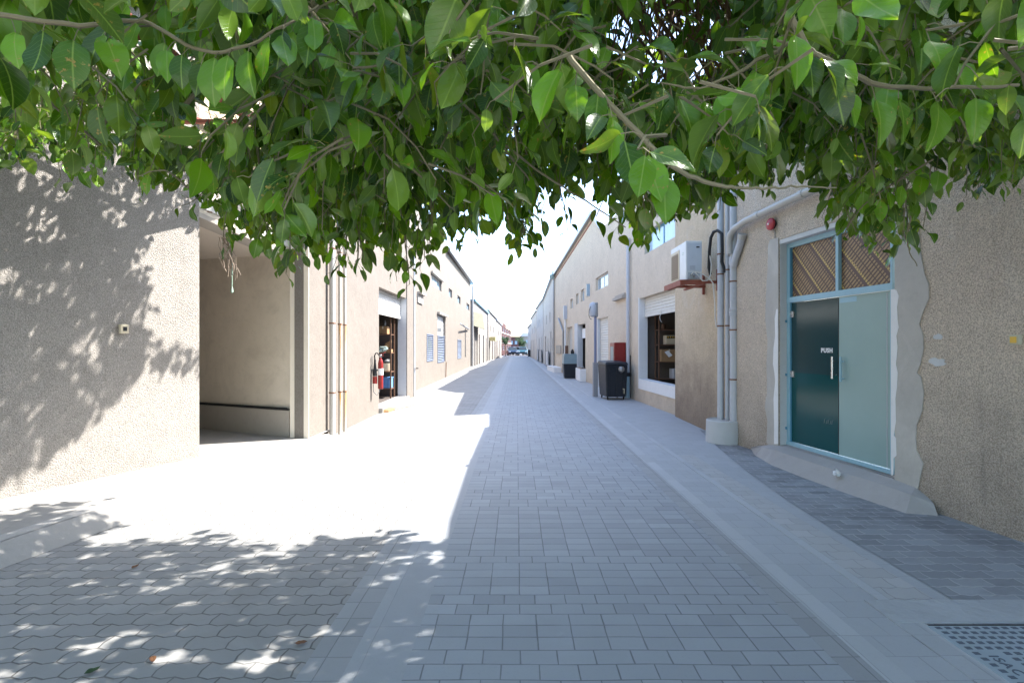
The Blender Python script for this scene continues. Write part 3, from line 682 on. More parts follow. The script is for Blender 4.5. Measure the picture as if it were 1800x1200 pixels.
m = MB(); [W7.box(m, 0, W7.L, -.02, .12, z_, z_ + .12) for z_ in (2.2, 4.0)]; obj('floor_band', m, 'st_far2', b7)
b8 = thing('building', (-.3, 150, 0), 'low red building closing the end of the street', 'building')
m = MB(); m.box(-14, 1.1, 150, 156, -.1, 4.2); obj('wall', m, 'brick2', b8)
for k in range(6): m = MB(); m.box(-7 + k * 1.3, -6.3 + k * 1.3, 149.9, 149.98, 2.2, 3.2); obj('window', m, 'pane', b8)
m = MB(); m.box(-14.2, 1.3, 149.7, 156, 4.2, 4.45); obj('roof', m, 'brick', b8)
b9 = thing('building', (3, 152, 0), 'cream house with a bluish roof at the far end of the street', 'building')
m = MB(); m.box(1.15, 14, 151, 158, -.1, 4.6); obj('wall', m, 'st_far', b9)
m = MB(); m.prism([(1.0, 150.8, 4.6), (5.0, 150.8, 4.6), (4.2, 150.8, 5.6), (1.8, 150.8, 5.6)], (0, 7, 0)); obj('roof', m, 'pvc', b9)
for k in range(4): m = MB(); m.box(1.6 + k * 1.1, 2.2 + k * 1.1, 150.93, 150.99, 2.6, 3.5); obj('window', m, 'pane', b9)

# ------------------------------------------------------------------ right building one (door wall)
K = 4.98; SL = -.1333
def r1x(y): return K + SL * y
R1 = Wall((r1x(-3), -3), (r1x(8.85), 8.85), -1)
R1b = Wall((r1x(8.85), 8.85), (3.84, 12.4), -1)
c1 = thing('building', (4, 6, 0), 'rough grey-beige stuccoed building on the right with the blue glass door', 'building')
d0 = R1.t(1574); d1 = R1.t(1369)           # opening (near edge, far edge)
ZT = .23; ZD = 3.30
H1 = 5.42
wall_mesh(m := MB(), R1, [(0, 6.3), (R1.L * .82, 5.7), (R1.L, 5.40)], [(min(d0, d1), max(d0, d1), ZT - .03, ZD)], thick=.3)
obj('wall', m, 'st_r1', c1)
wall_mesh(m := MB(), R1b, [(0, 5.40), (R1b.L, H1)], thick=.3); obj('side_wall', m, 'st_r1b', c1)
m = MB(); m.hexa([(5.3, -3, 5.0), (12, -3, 5.0), (12, 12.4, 5.0), (4.2, 12.4, 5.0)], [(5.3, -3, 5.12), (12, -3, 5.12), (12, 12.4, 5.12), (4.2, 12.4, 5.12)]); obj('roof', m, 'roofm', c1)
# cement patches around the door with irregular outlines (trowelled render a few mm proud of the stucco)
def patch(W, pts, o0, th, name, mat, parent, jitter=0):
    m_ = MB(); m_.prism([W.P(t_, o0, z_) for t_, z_ in pts], tuple(W.P(0, o0 + th, 0) - W.P(0, o0, 0))); return obj(name, m_, mat, parent, bevel=.003)
rg = random.Random(4)
def ragged(W, us, off=0):
    return [(W.t(u_, off), W.z(v_, W.t(u_, off), off)) for u_, v_ in us]
near = ragged(R1, [(1616, 893), (1612, 870), (1618, 840), (1624, 815), (1612, 790), (1611, 770), (1612, 748), (1622, 722), (1625, 690), (1620, 662), (1613, 655), (1619, 640), (1625, 612), (1624, 590), (1617, 570), (1624, 548), (1634, 525), (1634, 500), (1626, 480), (1619, 440), (1616, 400), (1614, 360)])
fill = [(d0, near[-1][1])] + [(d0, .05)]
patch(R1, near + fill, .0, .012, 'cement_patch', 'cement', c1)
far_ = ragged(R1, [(1348, 778), (1350, 740), (1345, 715), (1349, 690), (1348, 640), (1350, 600), (1346, 560), (1347, 520), (1350, 470), (1351, 430), (1354, 422)])
patch(R1, far_ + [(d1, far_[-1][1]), (d1, .05)], .0, .010, 'cement_patch', 'cement', c1)
w1 = ragged(R1, [(1568, 835), (1572, 835), (1573, 805), (1578, 800), (1577, 770), (1573, 765), (1577, 740), (1576, 700), (1579, 680), (1580, 655), (1577, 640), (1580, 610), (1578, 590), (1582, 575), (1580, 560), (1579, 540), (1582, 520), (1578, 510), (1574, 508)])
patch(R1, w1 + [(R1.t(1568), w1[-1][1])], .012, .004, 'white_filler', 'white_paint', c1)
w2 = ragged(R1, [(1362, 780), (1365, 780), (1369, 780), (1369, 543), (1366, 543), (1363, 560), (1364, 590), (1361, 612), (1360, 640), (1362, 650), (1364, 670), (1361, 700), (1362, 740)])
patch(R1, w2, .010, .004, 'white_filler', 'white_paint', c1)
for (u0, v0, su, sv) in ((1651, 592, 10, 7), (1648, 636, 17, 8)):
    pts = []
    for k in range(14):
        an = k / 14 * 2 * math.pi; rr = rg.uniform(.6, 1.1); pts.append((u0 + su * rr * math.cos(an), v0 + sv * rr * math.sin(an)))
    patch(R1, ragged(R1, pts), .0, .006, 'filler_dab', 'jamb', c1)
# door
RD = Wall((r1x(-3) + .142, -3), (r1x(8.85) + .142, 8.85), -1)
ta, tb_ = RD.t(1573), RD.t(1386)
lo, hi = min(ta, tb_), max(ta, tb_)
m = MB(); R1.box(m, hi, hi + .001, 0, 0, 0, 0)
m = MB(); RD.box(m, hi - .002, max(d0, d1) - .001, -.02, .135, ZT - .02, ZD - .003); obj('door_jamb', m, 'jamb', c1)
m = MB(); RD.box(m, lo - .06, hi + .02, .0, .134, ZD - .07, ZD - .004); obj('door_head', m, 'jamb', c1)
dr = thing('glass_door', tuple(RD.P((lo + hi) / 2, 0, ZT)), 'blue framed double glass door with lattice fanlight in the right wall', 'door')
fw = .06; zt0 = 2.345; zt1 = 2.425
m = MB(); RD.box(m, hi - fw, hi, -.03, .03, ZT, ZD - .075); RD.box(m, lo, lo + fw * .55, -.03, .03, ZT, ZD - .075)
RD.box(m, lo, hi, -.03, .032, ZD - .14, ZD - .072); RD.box(m, lo, hi, -.03, .034, zt0, zt1); RD.box(m, lo, hi, -.03, .04, ZT - .005, ZT + .045)
obj('frame', m, 'blue', dr, bevel=.003)
tm = RD.t(1475)
m = MB(); RD.box(m, tm - .025, tm + .025, -.03, .033, zt1, ZD - .14); obj('mullion', m, 'blue', dr, bevel=.003)
m = MB(); RD.box(m, hi - fw - .014, hi - fw, -.03, .022, zt1, ZD - .14); RD.box(m, hi - .075, hi - fw, -.028, .014, ZT + .045, zt0); obj('inner_frame', m, 'blue_d', dr)
m = MB(); RD.box(m, lo + .02, hi - .02, -.03, -.015, zt1, ZD - .1); obj('lattice_screen', m, 'lattice', dr)
lf = MB(); RD.box(lf, tm + .004, hi - .062, -.012, .0, ZT + .05, zt0 - .004); leafL = obj('door_leaf', lf, 'door_dark', dr); tag(leafL, 'dark glass leaf marked PUSH')
lf = MB(); RD.box(lf, lo + .035, tm - .004, -.006, .008, ZT + .05, zt0 - .004); leafR = obj('door_leaf', lf, 'door_pale', dr); tag(leafR, 'glass leaf painted pale like a reflected sunlit wall')
m = MB(); RD.box(m, lo + .09, lo + .10, .008, .0105, ZT + .05, zt0 - .02); RD.box(m, lo + .034, lo + .04, .008, .012, ZT + .05, zt0 - .01); obj('reflection_strip', m, 'pvc', leafR)  # thin grey strips painted in place of reflection stripes on the pane
m = MB(); RD.box(m, tm - .30, tm - .02, .0081, .0095, zt0 - .085, zt0 - .02); obj('closer_strip', m, 'blue', leafR)
m = MB(); RD.box(m, tm - .006, tm + .002, -.01, .012, ZT + .05, zt0 - .01); obj('edge_seal', m, 'seam', leafR)
for zc, s_ in ((2.17, .045), (1.285, .045)):
    m = MB(); RD.box(m, hi - .13, hi - .055, .0, .02, zc - s_, zc + s_); RD.box(m, hi - .12, hi - .10, .02, .026, zc - .015, zc + .015); obj('hinge', m, 'steel', leafL, bevel=.004)
for zc in (2.07, 1.27, .47):
    m = MB(); RD.box(m, hi + .005, hi + .05, .03, .06, zc - .035, zc + .035); RD.box(m, hi - .02, hi + .01, .034, .055, zc - .02, zc + .02); obj('frame_cleat', m, 'blue_d', dr, bevel=.004)
hp = RD.P(tm + .05, .06, 0); m = MB(); m.tube([(hp.x, hp.y, 1.27), (hp.x, hp.y, 1.56)], .014, 12)
for z_ in (1.32, 1.50): m.tube([(hp.x, hp.y, z_), tuple(RD.P(tm + .05, 0, z_))], .008, 8)
obj('pull_handle', m, 'steel', leafL, smooth=True)
hp = RD.P(tm - .09, .055, 0); m = MB(); m.tube([(hp.x, hp.y, 1.24), (hp.x, hp.y, 1.56)], .014, 12)
for z_ in (1.28, 1.50): m.tube([(hp.x, hp.y, z_), tuple(RD.P(tm - .09, 0, z_))], .008, 8)
obj('pull_handle', m, 'blue', leafR, smooth=True)
def text_obj(name, s_, size, mat, parent, origin, xdir, zdir, depth=.002, bold=.0):
    cu = bpy.data.curves.new(name, 'FONT'); cu.body = s_; cu.size = size; cu.extrude = depth; cu.offset = bold; cu.space_character = 1.15
    tmp = bpy.data.objects.new(name + '_tmp', cu); COL.objects.link(tmp)
    me = bpy.data.meshes.new_from_object(tmp.evaluated_get(bpy.context.evaluated_depsgraph_get()))
    bpy.data.objects.remove(tmp); bpy.data.curves.remove(cu)
    xd = Vector(xdir).normalized(); yd = Vector(zdir).normalized(); nd = xd.cross(yd); org = ORG[parent.name]
    me.transform(Matrix.Translation(Vector(origin) - org) @ Matrix((xd, yd, nd)).transposed().to_4x4())
    me.materials.clear(); me.materials.append(M[mat]); o = bpy.data.objects.new(name, me); COL.objects.link(o); o.parent = parent; ORG[o.name] = org; return o
tp = RD.t(1443.5); zp = RD.z(619, tp)
text_obj('lettering', 'PUSH', .082, 'paper', leafL, RD.P(tp, .003, zp), (-RD.d.x, -RD.d.y, 0), (0, 0, 1), .001, .004)
tp = RD.t(1449); zp = RD.z(743, tp); m = MB()
for k in range(5):
    q = RD.P(tp - k * .035, .003, zp); q2 = RD.P(tp - k * .035 - .02, .003, zp + .06 - .01 * (k % 2)); m.tube([tuple(q), tuple((q + q2) / 2 + Vector((0, 0, .02 * (-1) ** k))), tuple(q2)], .0015, 4)
obj('etched_mark', m, 'jamb', leafL)
# ramp / sill of concrete before the door
out = [(3.93, 8.55), (3.70, 7.95), (3.63, 7.3), (3.69, 6.6), (3.79, 5.95), (3.88, 5.5), (3.95, 5.2), (4.22, 5.12)]
inn = [(r1x(8.5), 8.5, .02), (r1x(7.9) - .02, 7.9, .18), (r1x(7.5), 7.5, .225), (r1x(6.8), 6.8, .225), (r1x(6.2), 6.2, .225), (r1x(5.75), 5.75, .222), (r1x(5.45), 5.45, .20), (r1x(5.3), 5.3, .12)]
m = MB()
for i in range(len(out) - 1):
    a, b_ = out[i], out[i + 1]; c_, d_ = inn[i + 1], inn[i]
    ma = ((a[0] + d_[0]) / 2, (a[1] + d_[1]) / 2, d_[2] * .72 + .01); mbp = ((b_[0] + c_[0]) / 2, (b_[1] + c_[1]) / 2, c_[2] * .72 + .01)
    m.face([(a[0], a[1], -.01), (b_[0], b_[1], -.01), mbp, ma]); m.face([ma, mbp, c_, d_])
m.face([(x + .02, y, z_) for x, y, z_ in inn[1:7]] + [(r1x(5.45) + .2, 5.5, .225), (r1x(7.9) + .2, 7.9, .225)])
ob = obj('door_ramp', m, 'ramp', smooth=True); tag(ob, 'sloping grey concrete ramp poured in front of the blue glass door', 'ramp')
m = MB()
for k in range(9):
    an = k * .7; m.face([(3.86 + .03 * math.cos(an), 6.18 + .045 * math.sin(an), .135), (3.88 + .04 * math.cos(an + 1), 6.2 + .05 * math.sin(an + 1), .15 + .015 * (k % 3)), (3.87, 6.2, .185 + .005 * k), (3.85 + .02 * math.cos(an + 2), 6.2 + .03 * math.sin(an + 2), .15)])
tag(obj('crumpled_paper', m, 'paper'), 'crumpled white paper lying on the concrete door ramp', 'litter')

# bell, switch, alarm
def on_wall(W, u_, v_, off=0.0): t_ = W.t(u_, off); return t_, W.z(v_, t_, off)
t_, z_ = on_wall(R1, 1356, 394, .04)
bl = thing('fire_bell', tuple(R1.P(t_, 0, z_)), 'round red fire bell on the right wall above the door corner', 'bell')
nv = (R1.n.x, R1.n.y, 0)
obj('gong', MB().lathe(tuple(R1.P(t_, .035, z_)), [(.085, 0), (.095, .012), (.09, .035), (.065, .05), (.02, .056)], nv, 28), 'redbell', bl, smooth=True)
obj('backbox', MB().lathe(tuple(R1.P(t_, 0, z_)), [(.07, 0), (.07, .04)], nv, 20), 'black', bl)
obj('boss', MB().lathe(tuple(R1.P(t_, .09, z_)), [(.018, 0), (.014, .008)], nv, 12), 'steel', bl)
obj('wire', MB().tube([tuple(R1.P(t_ - .02, .02, z_ - .08)), tuple(R1.P(t_ - .05, .012, z_ - .15)), tuple(R1.P(t_ - .04, .01, z_ - .22))], .006, 5), 'dull', bl)
t_, z_ = on_wall(R1, 1783, 597, .03)
sw = thing('door_switch', tuple(R1.P(t_, 0, z_)), 'small ivory bell push with an amber button at the right edge', 'switch')
m = MB(); R1.box(m, t_ - .04, t_ + .04, 0, .04, z_ - .045, z_ + .045); obj('housing', m, 'swbody', sw, bevel=.006)
m = MB(); R1.box(m, t_ - .026, t_ + .026, .04, .046, z_ - .028, z_ + .028); obj('button', m, 'yellow', sw, bevel=.003)
t_, z_ = on_wall(L1, 218, 578, .03)
sw = thing('door_switch', tuple(L1.P(t_, 0, z_)), 'small ivory switch with a dark button on the rough left wall', 'switch')
m = MB(); L1.box(m, t_ - .045, t_ + .045, 0, .05, z_ - .055, z_ + .055); obj('housing', m, 'cream', sw, bevel=.006)
m = MB(); L1.box(m, t_ - .022, t_ + .022, .05, .056, z_ - .025, z_ + .025); obj('button', m, 'black', sw, bevel=.003)

# ------------------------------------------------------------------ grey pipes and concrete footing
px, py = 3.66, 9.12
ft = thing('pipe_footing', (px, py, 0), 'round pale concrete collar round the feet of the grey pipes', 'footing')
m = MB(); m.lathe((px + .03, py - .03, 0), [(.315, 0), (.312, .2), (.305, .385), (.29, .40), (.285, .37)], seg=36)
obj('collar', m, plaster('footing_concrete', (.50, .51, .52), .08, .3), ft, smooth=True)
m = MB(); m.lathe((px + .03, py - .03, .3), [(.286, 0), (.284, .085)], seg=36); obj('fill', m, 'cement', ft)
def gpipe(x, y, r, z1, lab, rings, mat='pvc', z0=.36, path=None):
    p_ = thing('downpipe', (x, y, z0), lab, 'pipe', 'grey pipes rising from the concrete collar')
    obj('pipe_body', MB().tube(path or [(x, y, z0), (x + .004, y, 1.6), (x, y, z1)], r, 20), mat, p_, smooth=True)
    for z_ in rings: obj('clamp', MB().lathe((x, y, z_ - .012), [(r + .003, 0), (r + .006, .004), (r + .006, .02), (r + .003, .024)], seg=20), 'rust', p_, smooth=True)
    return p_
ya, yb, yc = 9.22, 9.08, 8.90
ax, bx_, cx_ = (1266.5 - 908) / 900 * ya, (1278.5 - 908) / 900 * yb, (1289.5 - 908) / 900 * yc
gA = gpipe(ax, ya, .056, 5.2, 'leftmost thick grey pipe in the collar, black hose looped over it', [2.06, 2.99, 3.35])
gB = gpipe(bx_, yb, .037, 5.3, 'thin grey pipe, middle one of the three in the collar', [2.06, 3.05])
gC = gpipe(cx_, yc, .066, 5.35, 'rightmost thick grey pipe in the collar with branches at its top', [1.12, 1.98, 2.82])
for z_ in (2.22, 2.27, 2.32, 3.1, 3.17): obj('coupling', MB().lathe((cx_, yc, z_), [(.068, 0), (.074, .006), (.074, .03), (.068, .036)], seg=20), 'pvc', gC, smooth=True)
obj('coupling', MB().lathe((cx_, yc, 3.1), [(.067, 0), (.078, .01), (.078, .14), (.067, .15)], seg=20), 'pvc', gC, smooth=True)
# branch that turns and runs along the wall towards the camera
q = [Vector((cx_ - .06, yc + .0, 3.30)), Vector((cx_ - .075, yc - .01, 3.5)), Vector((cx_ - .08, yc - .06, 3.62)), Vector((cx_ - .06, yc - .18, 3.70))]
for yy in (8.4, 7.6, 6.8, 6.0, 5.2, 4.2, 3.0): q.append(Vector((r1x(yy) - .11, yy, 3.74 + (8.6 - yy) * .03)))
obj('branch_pipe', MB().tube(q, .056, 16), 'pvc_lt', gC, smooth=True)
for yy in (8.1, 7.1, 6.1): obj('coupling', MB().tube([(r1x(yy) - .11, yy, 3.74 + (8.6 - yy) * .03), (r1x(yy - .1) - .11, yy - .1, 3.74 + (8.7 - yy) * .03)], .063, 16), 'pvc_lt', gC, smooth=True)
obj('stub_pipe', MB().tube([(cx_ - .03, yc - .06, 3.08), (cx_ - .02, yc - .14, 3.22), (cx_ + .0, yc - .26, 3.42), (cx_ + .0, yc - .32, 3.52)], .06, 16), 'pvc', gC, smooth=True)
obj('stub_cap', MB().tube([(cx_ + .0, yc - .31, 3.50), (cx_ - .0, yc - .35, 3.57)], .068, 18), 'pvc_lt', gC, smooth=True)
obj('pipe_end', MB().lathe((bx_ - .0, yb - .04, 3.60), [(.035, 0), (.04, .01), (.04, .05), (.02, .06)], (-.5, -.8, 0), 14), 'pvc_lt', gB, smooth=True)

# ------------------------------------------------------------------ air conditioner
ax0, ax1, ay0, ay1, az0, az1 = 3.16, 3.46, 9.55, 10.48, 2.93, 3.66
ac = thing('air_conditioner', (3.31, 10.0, az0), 'white outdoor air conditioning unit on a red steel bracket on the right wall', 'air conditioner')
obj('casing', MB().box(ax0, ax1, ay0, ay1, az0, az1), 'white_metal', ac, bevel=.012)
m = MB(); m.box(ax0 - .010, ax0, ay0 + .38, ay1 - .03, az0 + .03, az1 - .1); gr = obj('fan_frame', m, 'cream', ac, bevel=.004)
m = MB(); m.box(ax0 - .014, ax0 - .0101, ay0 + .44, ay1 - .08, az0 + .08, az1 - .16); obj('fan_grille', m, paint('brown_mesh', (.20, .145, .095), .7), gr)
m = MB(); [m.box(ax0 - .02, ax0 - .0145, ay0 + .44, ay1 - .08, az0 + .09 + .045 * k, az0 + .096 + .045 * k) for k in range(11)]; obj('grille_bars', m, 'cream', gr)
m = MB(); m.box(ax0 + .02, ax1 - .012, ay0 - .006, ay0, az0 + .17, az1 - .04); obj('service_panel', m, paint('pale_grey_enamel', (.58, .61, .66), .45), ac, bevel=.003)
m = MB(); m.box(ax0 + .19, ax0 + .25, ay0 - .009, ay0 - .006, az1 - .13, az1 - .105); obj('grip', m, 'black', ac)
m = MB(); m.box(ax0 + .07, ax0 + .17, ay0 - .009, ay0 - .006, az0 + .19, az0 + .27); [m.box(ax0 + .07 + .02 * k, ax0 + .078 + .02 * k, ay0 - .010, ay0 - .0091, az0 + .35 + .03 * (k % 3), az0 + .36 + .03 * (k % 3)) for k in range(4)]; obj('rating_plate', m, 'pvc', ac)
m = MB(); m.box(ax0 + .03, ax0 + .26, ay0 - .012, ay0, az0 + .02, az0 + .14); obj('valve_cover', m, paint('valve_grey', (.42, .45, .48), .5), ac, bevel=.01)
m = MB(); [m.tube([(ax0 + .09 + .05 * k, ay0 - .05, az0 + .10 - .03 * k), (ax0 + .09 + .05 * k, ay0, az0 + .10 - .03 * k)], .02, 10) for k in range(2)]; obj('valve', m, 'dull', ac)
m = MB(); m.box(ax0 - .006, ax0 - .0, ay0 + .13, ay0 + .22, az0 + .50, az0 + .505); m.box(ax0 - .006, ax0 - .0, ay0 + .13, ay0 + .2, az0 + .53, az0 + .536); obj('badge', m, 'gcord', ac)
br = thing('ac_bracket', (3.5, 10, 2.9), 'red oxide steel angle bracket under the air conditioning unit', 'bracket')
for yy in (9.62, 10.36):
    m = MB(); m.box(3.06, 3.82, yy - .025, yy + .025, 2.875, 2.925); obj('arm', m, 'redoxide', br)
    m = MB(); m.box(3.76, 3.80, yy - .028, yy + .028, 2.74, 3.14); obj('upright', m, 'redoxide', br)
for xx in (3.10, 3.44): m = MB(); m.box(xx, xx + .05, 9.50, 10.55, 2.84, 2.874); obj('rail', m, 'redoxide', br)
m = MB(); m.box(3.04, 3.06, 9.50, 10.55, 2.83, 2.93); obj('edge_angle', m, 'redoxide', br)
m = MB(); m.box(3.06, 3.5, 9.48, 9.50, 2.835, 2.928); obj('end_angle', m, 'redoxide', br)
m = MB().tube([(3.60, 9.50, 3.02), (3.57, 9.50, 3.15), (3.56, 9.45, 3.45), (3.56, 9.38, 3.68), (3.58, 9.3, 3.77), (3.62, 9.22, 3.78), (3.66, 9.13, 3.70), (3.665, 9.12, 3.4), (3.655, 9.12, 3.2), (3.69, 9.1, 3.08), (3.70, 9.1, 3.0)], .028, 10)
tag(obj('insulated_hose', m, 'black', smooth=True), 'black insulated hose looping over the leftmost grey pipe', 'hose')
m = MB().tube([(3.24, 9.50, 3.02), (3.27, 9.45, 3.07), (3.36, 9.42, 3.05), (3.46, 9.42, 3.0), (3.55, 9.40, 2.93), (3.60, 9.38, 2.85), (3.60, 9.3, 2.5), (3.60, 9.28, 2.2), (3.62, 9.27, 2.03), (3.66, 9.27, 2.05)], .011, 7)
tag(obj('power_cable', m, 'cord', smooth=True), 'cream cable hanging from the air conditioning unit down the wall', 'cable')
m = MB().tube([(3.30, 9.50, 3.07), (3.36, 9.44, 2.99), (3.42, 9.42, 2.90), (3.50, 9.4, 2.90), (3.57, 9.42, 3.0), (3.585, 9.42, 3.2), (3.56, 9.45, 3.4)], .010, 7)
tag(obj('power_cable', m, 'cord', smooth=True), 'cream cable looping from the air conditioning unit up behind the black hose', 'cable')
m = MB(); R1b.box(m, .36, .42, 0, .03, 2.12, 2.28); tag(obj('junction_box', m, 'swbody', bevel=.005), 'little ivory junction box left of the grey pipes', 'junction box')

# ------------------------------------------------------------------ right building two (long row)
R2 = Wall((3.93, 12.4), (2.70, 36.5), -1)
c2 = thing('building', (3.3, 24, 0), 'long beige stuccoed building on the right with shutters and a sloping metal eave', 'building')
t = R2.t
s1 = (.0, R2.t(1124), .68, 3.15)
s2 = (R2.t(1069), R2.t(1051), .0, 2.85)
dd = (R2.t(1029), R2.t(1016), .25, 2.8)
d3 = (R2.t(1006), R2.t(997), .3, 2.8)
u1 = (.02, R2.t(1133), 4.4, 5.02); u2 = (R2.t(1069), R2.t(1047), 4.07, 4.62)
u3 = (R2.t(1037), R2.t(1031), 4.0, 4.55); u4 = (R2.t(1027), R2.t(1021), 3.92, 4.5); u5 = (R2.t(1017), R2.t(1012.5), 3.9, 4.45); u6 = (R2.t(1006.8), R2.t(1002.5), 3.8, 4.35)
def ty(y): return (y - 12.4) / R2.d.y
prof = [(0, H1), (ty(14.5), H1), (ty(14.51), 6.45), (ty(20.6), 6.5), (ty(22.4), 7.55), (R2.L, 6.65)]
wall_mesh(m := MB(), R2, prof, [s1, s2, dd, d3, u1, u2, u3, u4, u5, u6], thick=.25)
obj('wall', m, 'st_r2', c2)
m = MB(); R2.box(m, -.0, R2.L, -8, -.26, 5.1, 5.2); obj('roof', m, 'roofm', c2)
m = MB()
pe = [(ty(22.4), 7.55), (R2.L + .3, 6.65)]
for (a, za), (b_, zb) in zip([(ty(20.6), 6.5)] + pe, pe):
    m.hexa([R2.P(a, -.4, za - .02), R2.P(b_, -.4, zb - .02), R2.P(b_, .16, zb - .02), R2.P(a, .16, za - .02)], [R2.P(a, -.4, za + .05), R2.P(b_, -.4, zb + .05), R2.P(b_, .16, zb + .05), R2.P(a, .16, za + .05)])
    m.hexa([R2.P(a, .16, za - .08), R2.P(b_, .16, zb - .08), R2.P(b_, .20, zb - .08), R2.P(a, .20, za - .08)], [R2.P(a, .16, za + .08), R2.P(b_, .16, zb + .08), R2.P(b_, .20, zb + .08), R2.P(a, .20, za + .08)])
obj('eave', m, 'roofm', c2)
m = MB(); m.hexa([R2.P(ty(22.4), .003, 7.30), R2.P(R2.L, .003, 6.40), R2.P(R2.L, .03, 6.40), R2.P(ty(22.4), .03, 7.30)], [R2.P(ty(22.4), .003, 7.36), R2.P(R2.L, .003, 6.46), R2.P(R2.L, .03, 6.46), R2.P(ty(22.4), .03, 7.36)]); obj('eave_trim', m, 'redoxide', c2)
# first shutter window
m = MB(); R2.box(m, s1[1] - .012, s1[1] - .001, -.25, .006, .40, 3.15); R2.box(m, s1[1], s1[1] + .05, .0005, .02, .4, 3.18); obj('jamb', m, 'white_paint', c2)
m = MB(); R2.box(m, .0, s1[1] - .012, -.26, .03, .40, .70); obj('sill', m, 'white_paint', c2)
shutter(R2, .02, s1[1] - .02, 2.65, 3.15, c2, off=-.18)
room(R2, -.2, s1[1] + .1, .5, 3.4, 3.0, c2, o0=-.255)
m = MB(); hk = R2.P(R2.t(1163, -.15), -.13, 2.55); m.tube([(hk.x, hk.y, 2.66), (hk.x, hk.y, 2.6), (hk.x - .03, hk.y, 2.5), (hk.x - .02, hk.y, 2.42), (hk.x + .02, hk.y, 2.36)], .010, 6); obj('shutter_strap', m, 'cord', c2)
# closed shutter, doors
shutter(R2, s2[0] + .03, s2[1] - .03, .03, 2.85, c2, off=-.12, pitch=.1)
m = MB(); R2.box(m, s2[1] - .03, s2[1] + .10, -.1, .012, 0, 2.85); obj('jamb', m, 'jamb', c2)
m = MB(); R2.box(m, R2.t(1100), R2.t(1083), .0, .14, 3.32, 3.42); R2.box(m, R2.t(1100), R2.t(1083), .0, .05, 3.42, 3.5); obj('ledge', m, 'cement_lt', c2)
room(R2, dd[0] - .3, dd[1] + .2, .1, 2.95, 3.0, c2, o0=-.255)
m = MB(); R2.box(m, dd[1], dd[1] + 1.0, .001, .025, .25, 2.9); R2.box(m, dd[1] - .012, dd[1] - .001, -.25, .004, .25, 2.8); obj('jamb', m, 'jamb', c2)
m = MB(); R2.box(m, dd[0] + .1, dd[1] - .1, -.22, -.2, 2.1, 2.6); obj('notice', m, 'paper', c2)
m = MB(); R2.box(m, d3[0], d3[1], -.2, -.14, .3, 2.8); obj('door', m, 'pvc_lt', c2)
window(R2, *u1, c2, fm='blue_d', pm='pane_b', cols=2, fw=.05); window(R2, *u2, c2, cols=2, pm='pane')
for h in (u3, u4, u5, u6): window(R2, *h, c2)
m = MB(); m.hexa([R2.P(u3[0], .0, u3[2]), R2.P(u3[0] + .03, .0, u3[2]), R2.P(u3[0] + .1, .14, u3[2]), R2.P(u3[0] + .07, .14, u3[2])], [R2.P(u3[0], .0, u3[3]), R2.P(u3[0] + .03, .0, u3[3]), R2.P(u3[0] + .1, .14, u3[3]), R2.P(u3[0] + .07, .14, u3[3])]); obj('casement', m, 'pane', c2)
m = MB(); R2.box(m, R2.t(987), R2.t(979), .0, .06, 1.2, 1.75); obj('vent_panel', m, 'dull', c2)
m = MB(); R2.box(m, R2.t(987), R2.t(974), .0, .5, .0, .32); obj('step', m, 'white_paint', c2)
m = MB(); m.box(2.72, 12, 36.45, 36.5, -.1, 5.2); obj('end_wall', m, 'st_r2', c2)
# goods seen through the open shutter window
rk = rack('shelf_rack', 4.27, 5.05, 15.35, 15.75, [.72, 1.23, 1.75, 2.20], 2.65, 'dark wooden shelf rack inside the open shutter window on the right')
cb = carton(4.35, 4.83, 15.38, 15.72, 1.231, 1.60, 'card', 'big brown carton with a white sheet on it behind the right shutter window')
obj('sheet', MB().face([(4.44, 15.365, 1.52), (4.55, 15.36, 1.57), (4.68, 15.365, 1.42), (4.57, 15.36, 1.36)]), 'paper', cb)
cb = carton(4.50, 4.90, 15.40, 15.72, 1.751, 2.02, 'cream', 'cream box with a dark and yellow label behind the right shutter window', flap=False)
m = MB(); m.box(4.52, 4.88, 15.392, 15.40, 1.93, 2.0); obj('label_strip', m, 'black', cb)
m = MB(); [m.box(4.54 + .07 * k, 4.575 + .07 * k, 15.388, 15.392, 1.945, 1.985) for k in range(5)]; obj('label_marks', m, 'yellow', cb)
c = thing('crate', (4.8, 15.5, .72), 'pale blue crate at the bottom of the rack behind the right shutter window', 'crate')
m = MB(); m.box(4.68, 4.98, 15.3, 15.7, .721, 1.02); obj('crate_body', m, 'pvc', c, bevel=.01)
m = MB(); [m.box(4.69 + .05 * k, 4.70 + .05 * k, 15.29, 15.3, .74, 1.0) for k in range(6)]; obj('crate_ribs', m, 'pvc', c)
m = MB(); m.lathe((4.45, 15.5, 2.201), [(.05, 0), (.06, .02), (.06, .14), (.03, .17)], seg=14); tag(obj('jar', m, 'wood', smooth=True), 'dark jar on the top shelf behind the right shutter window', 'jar')
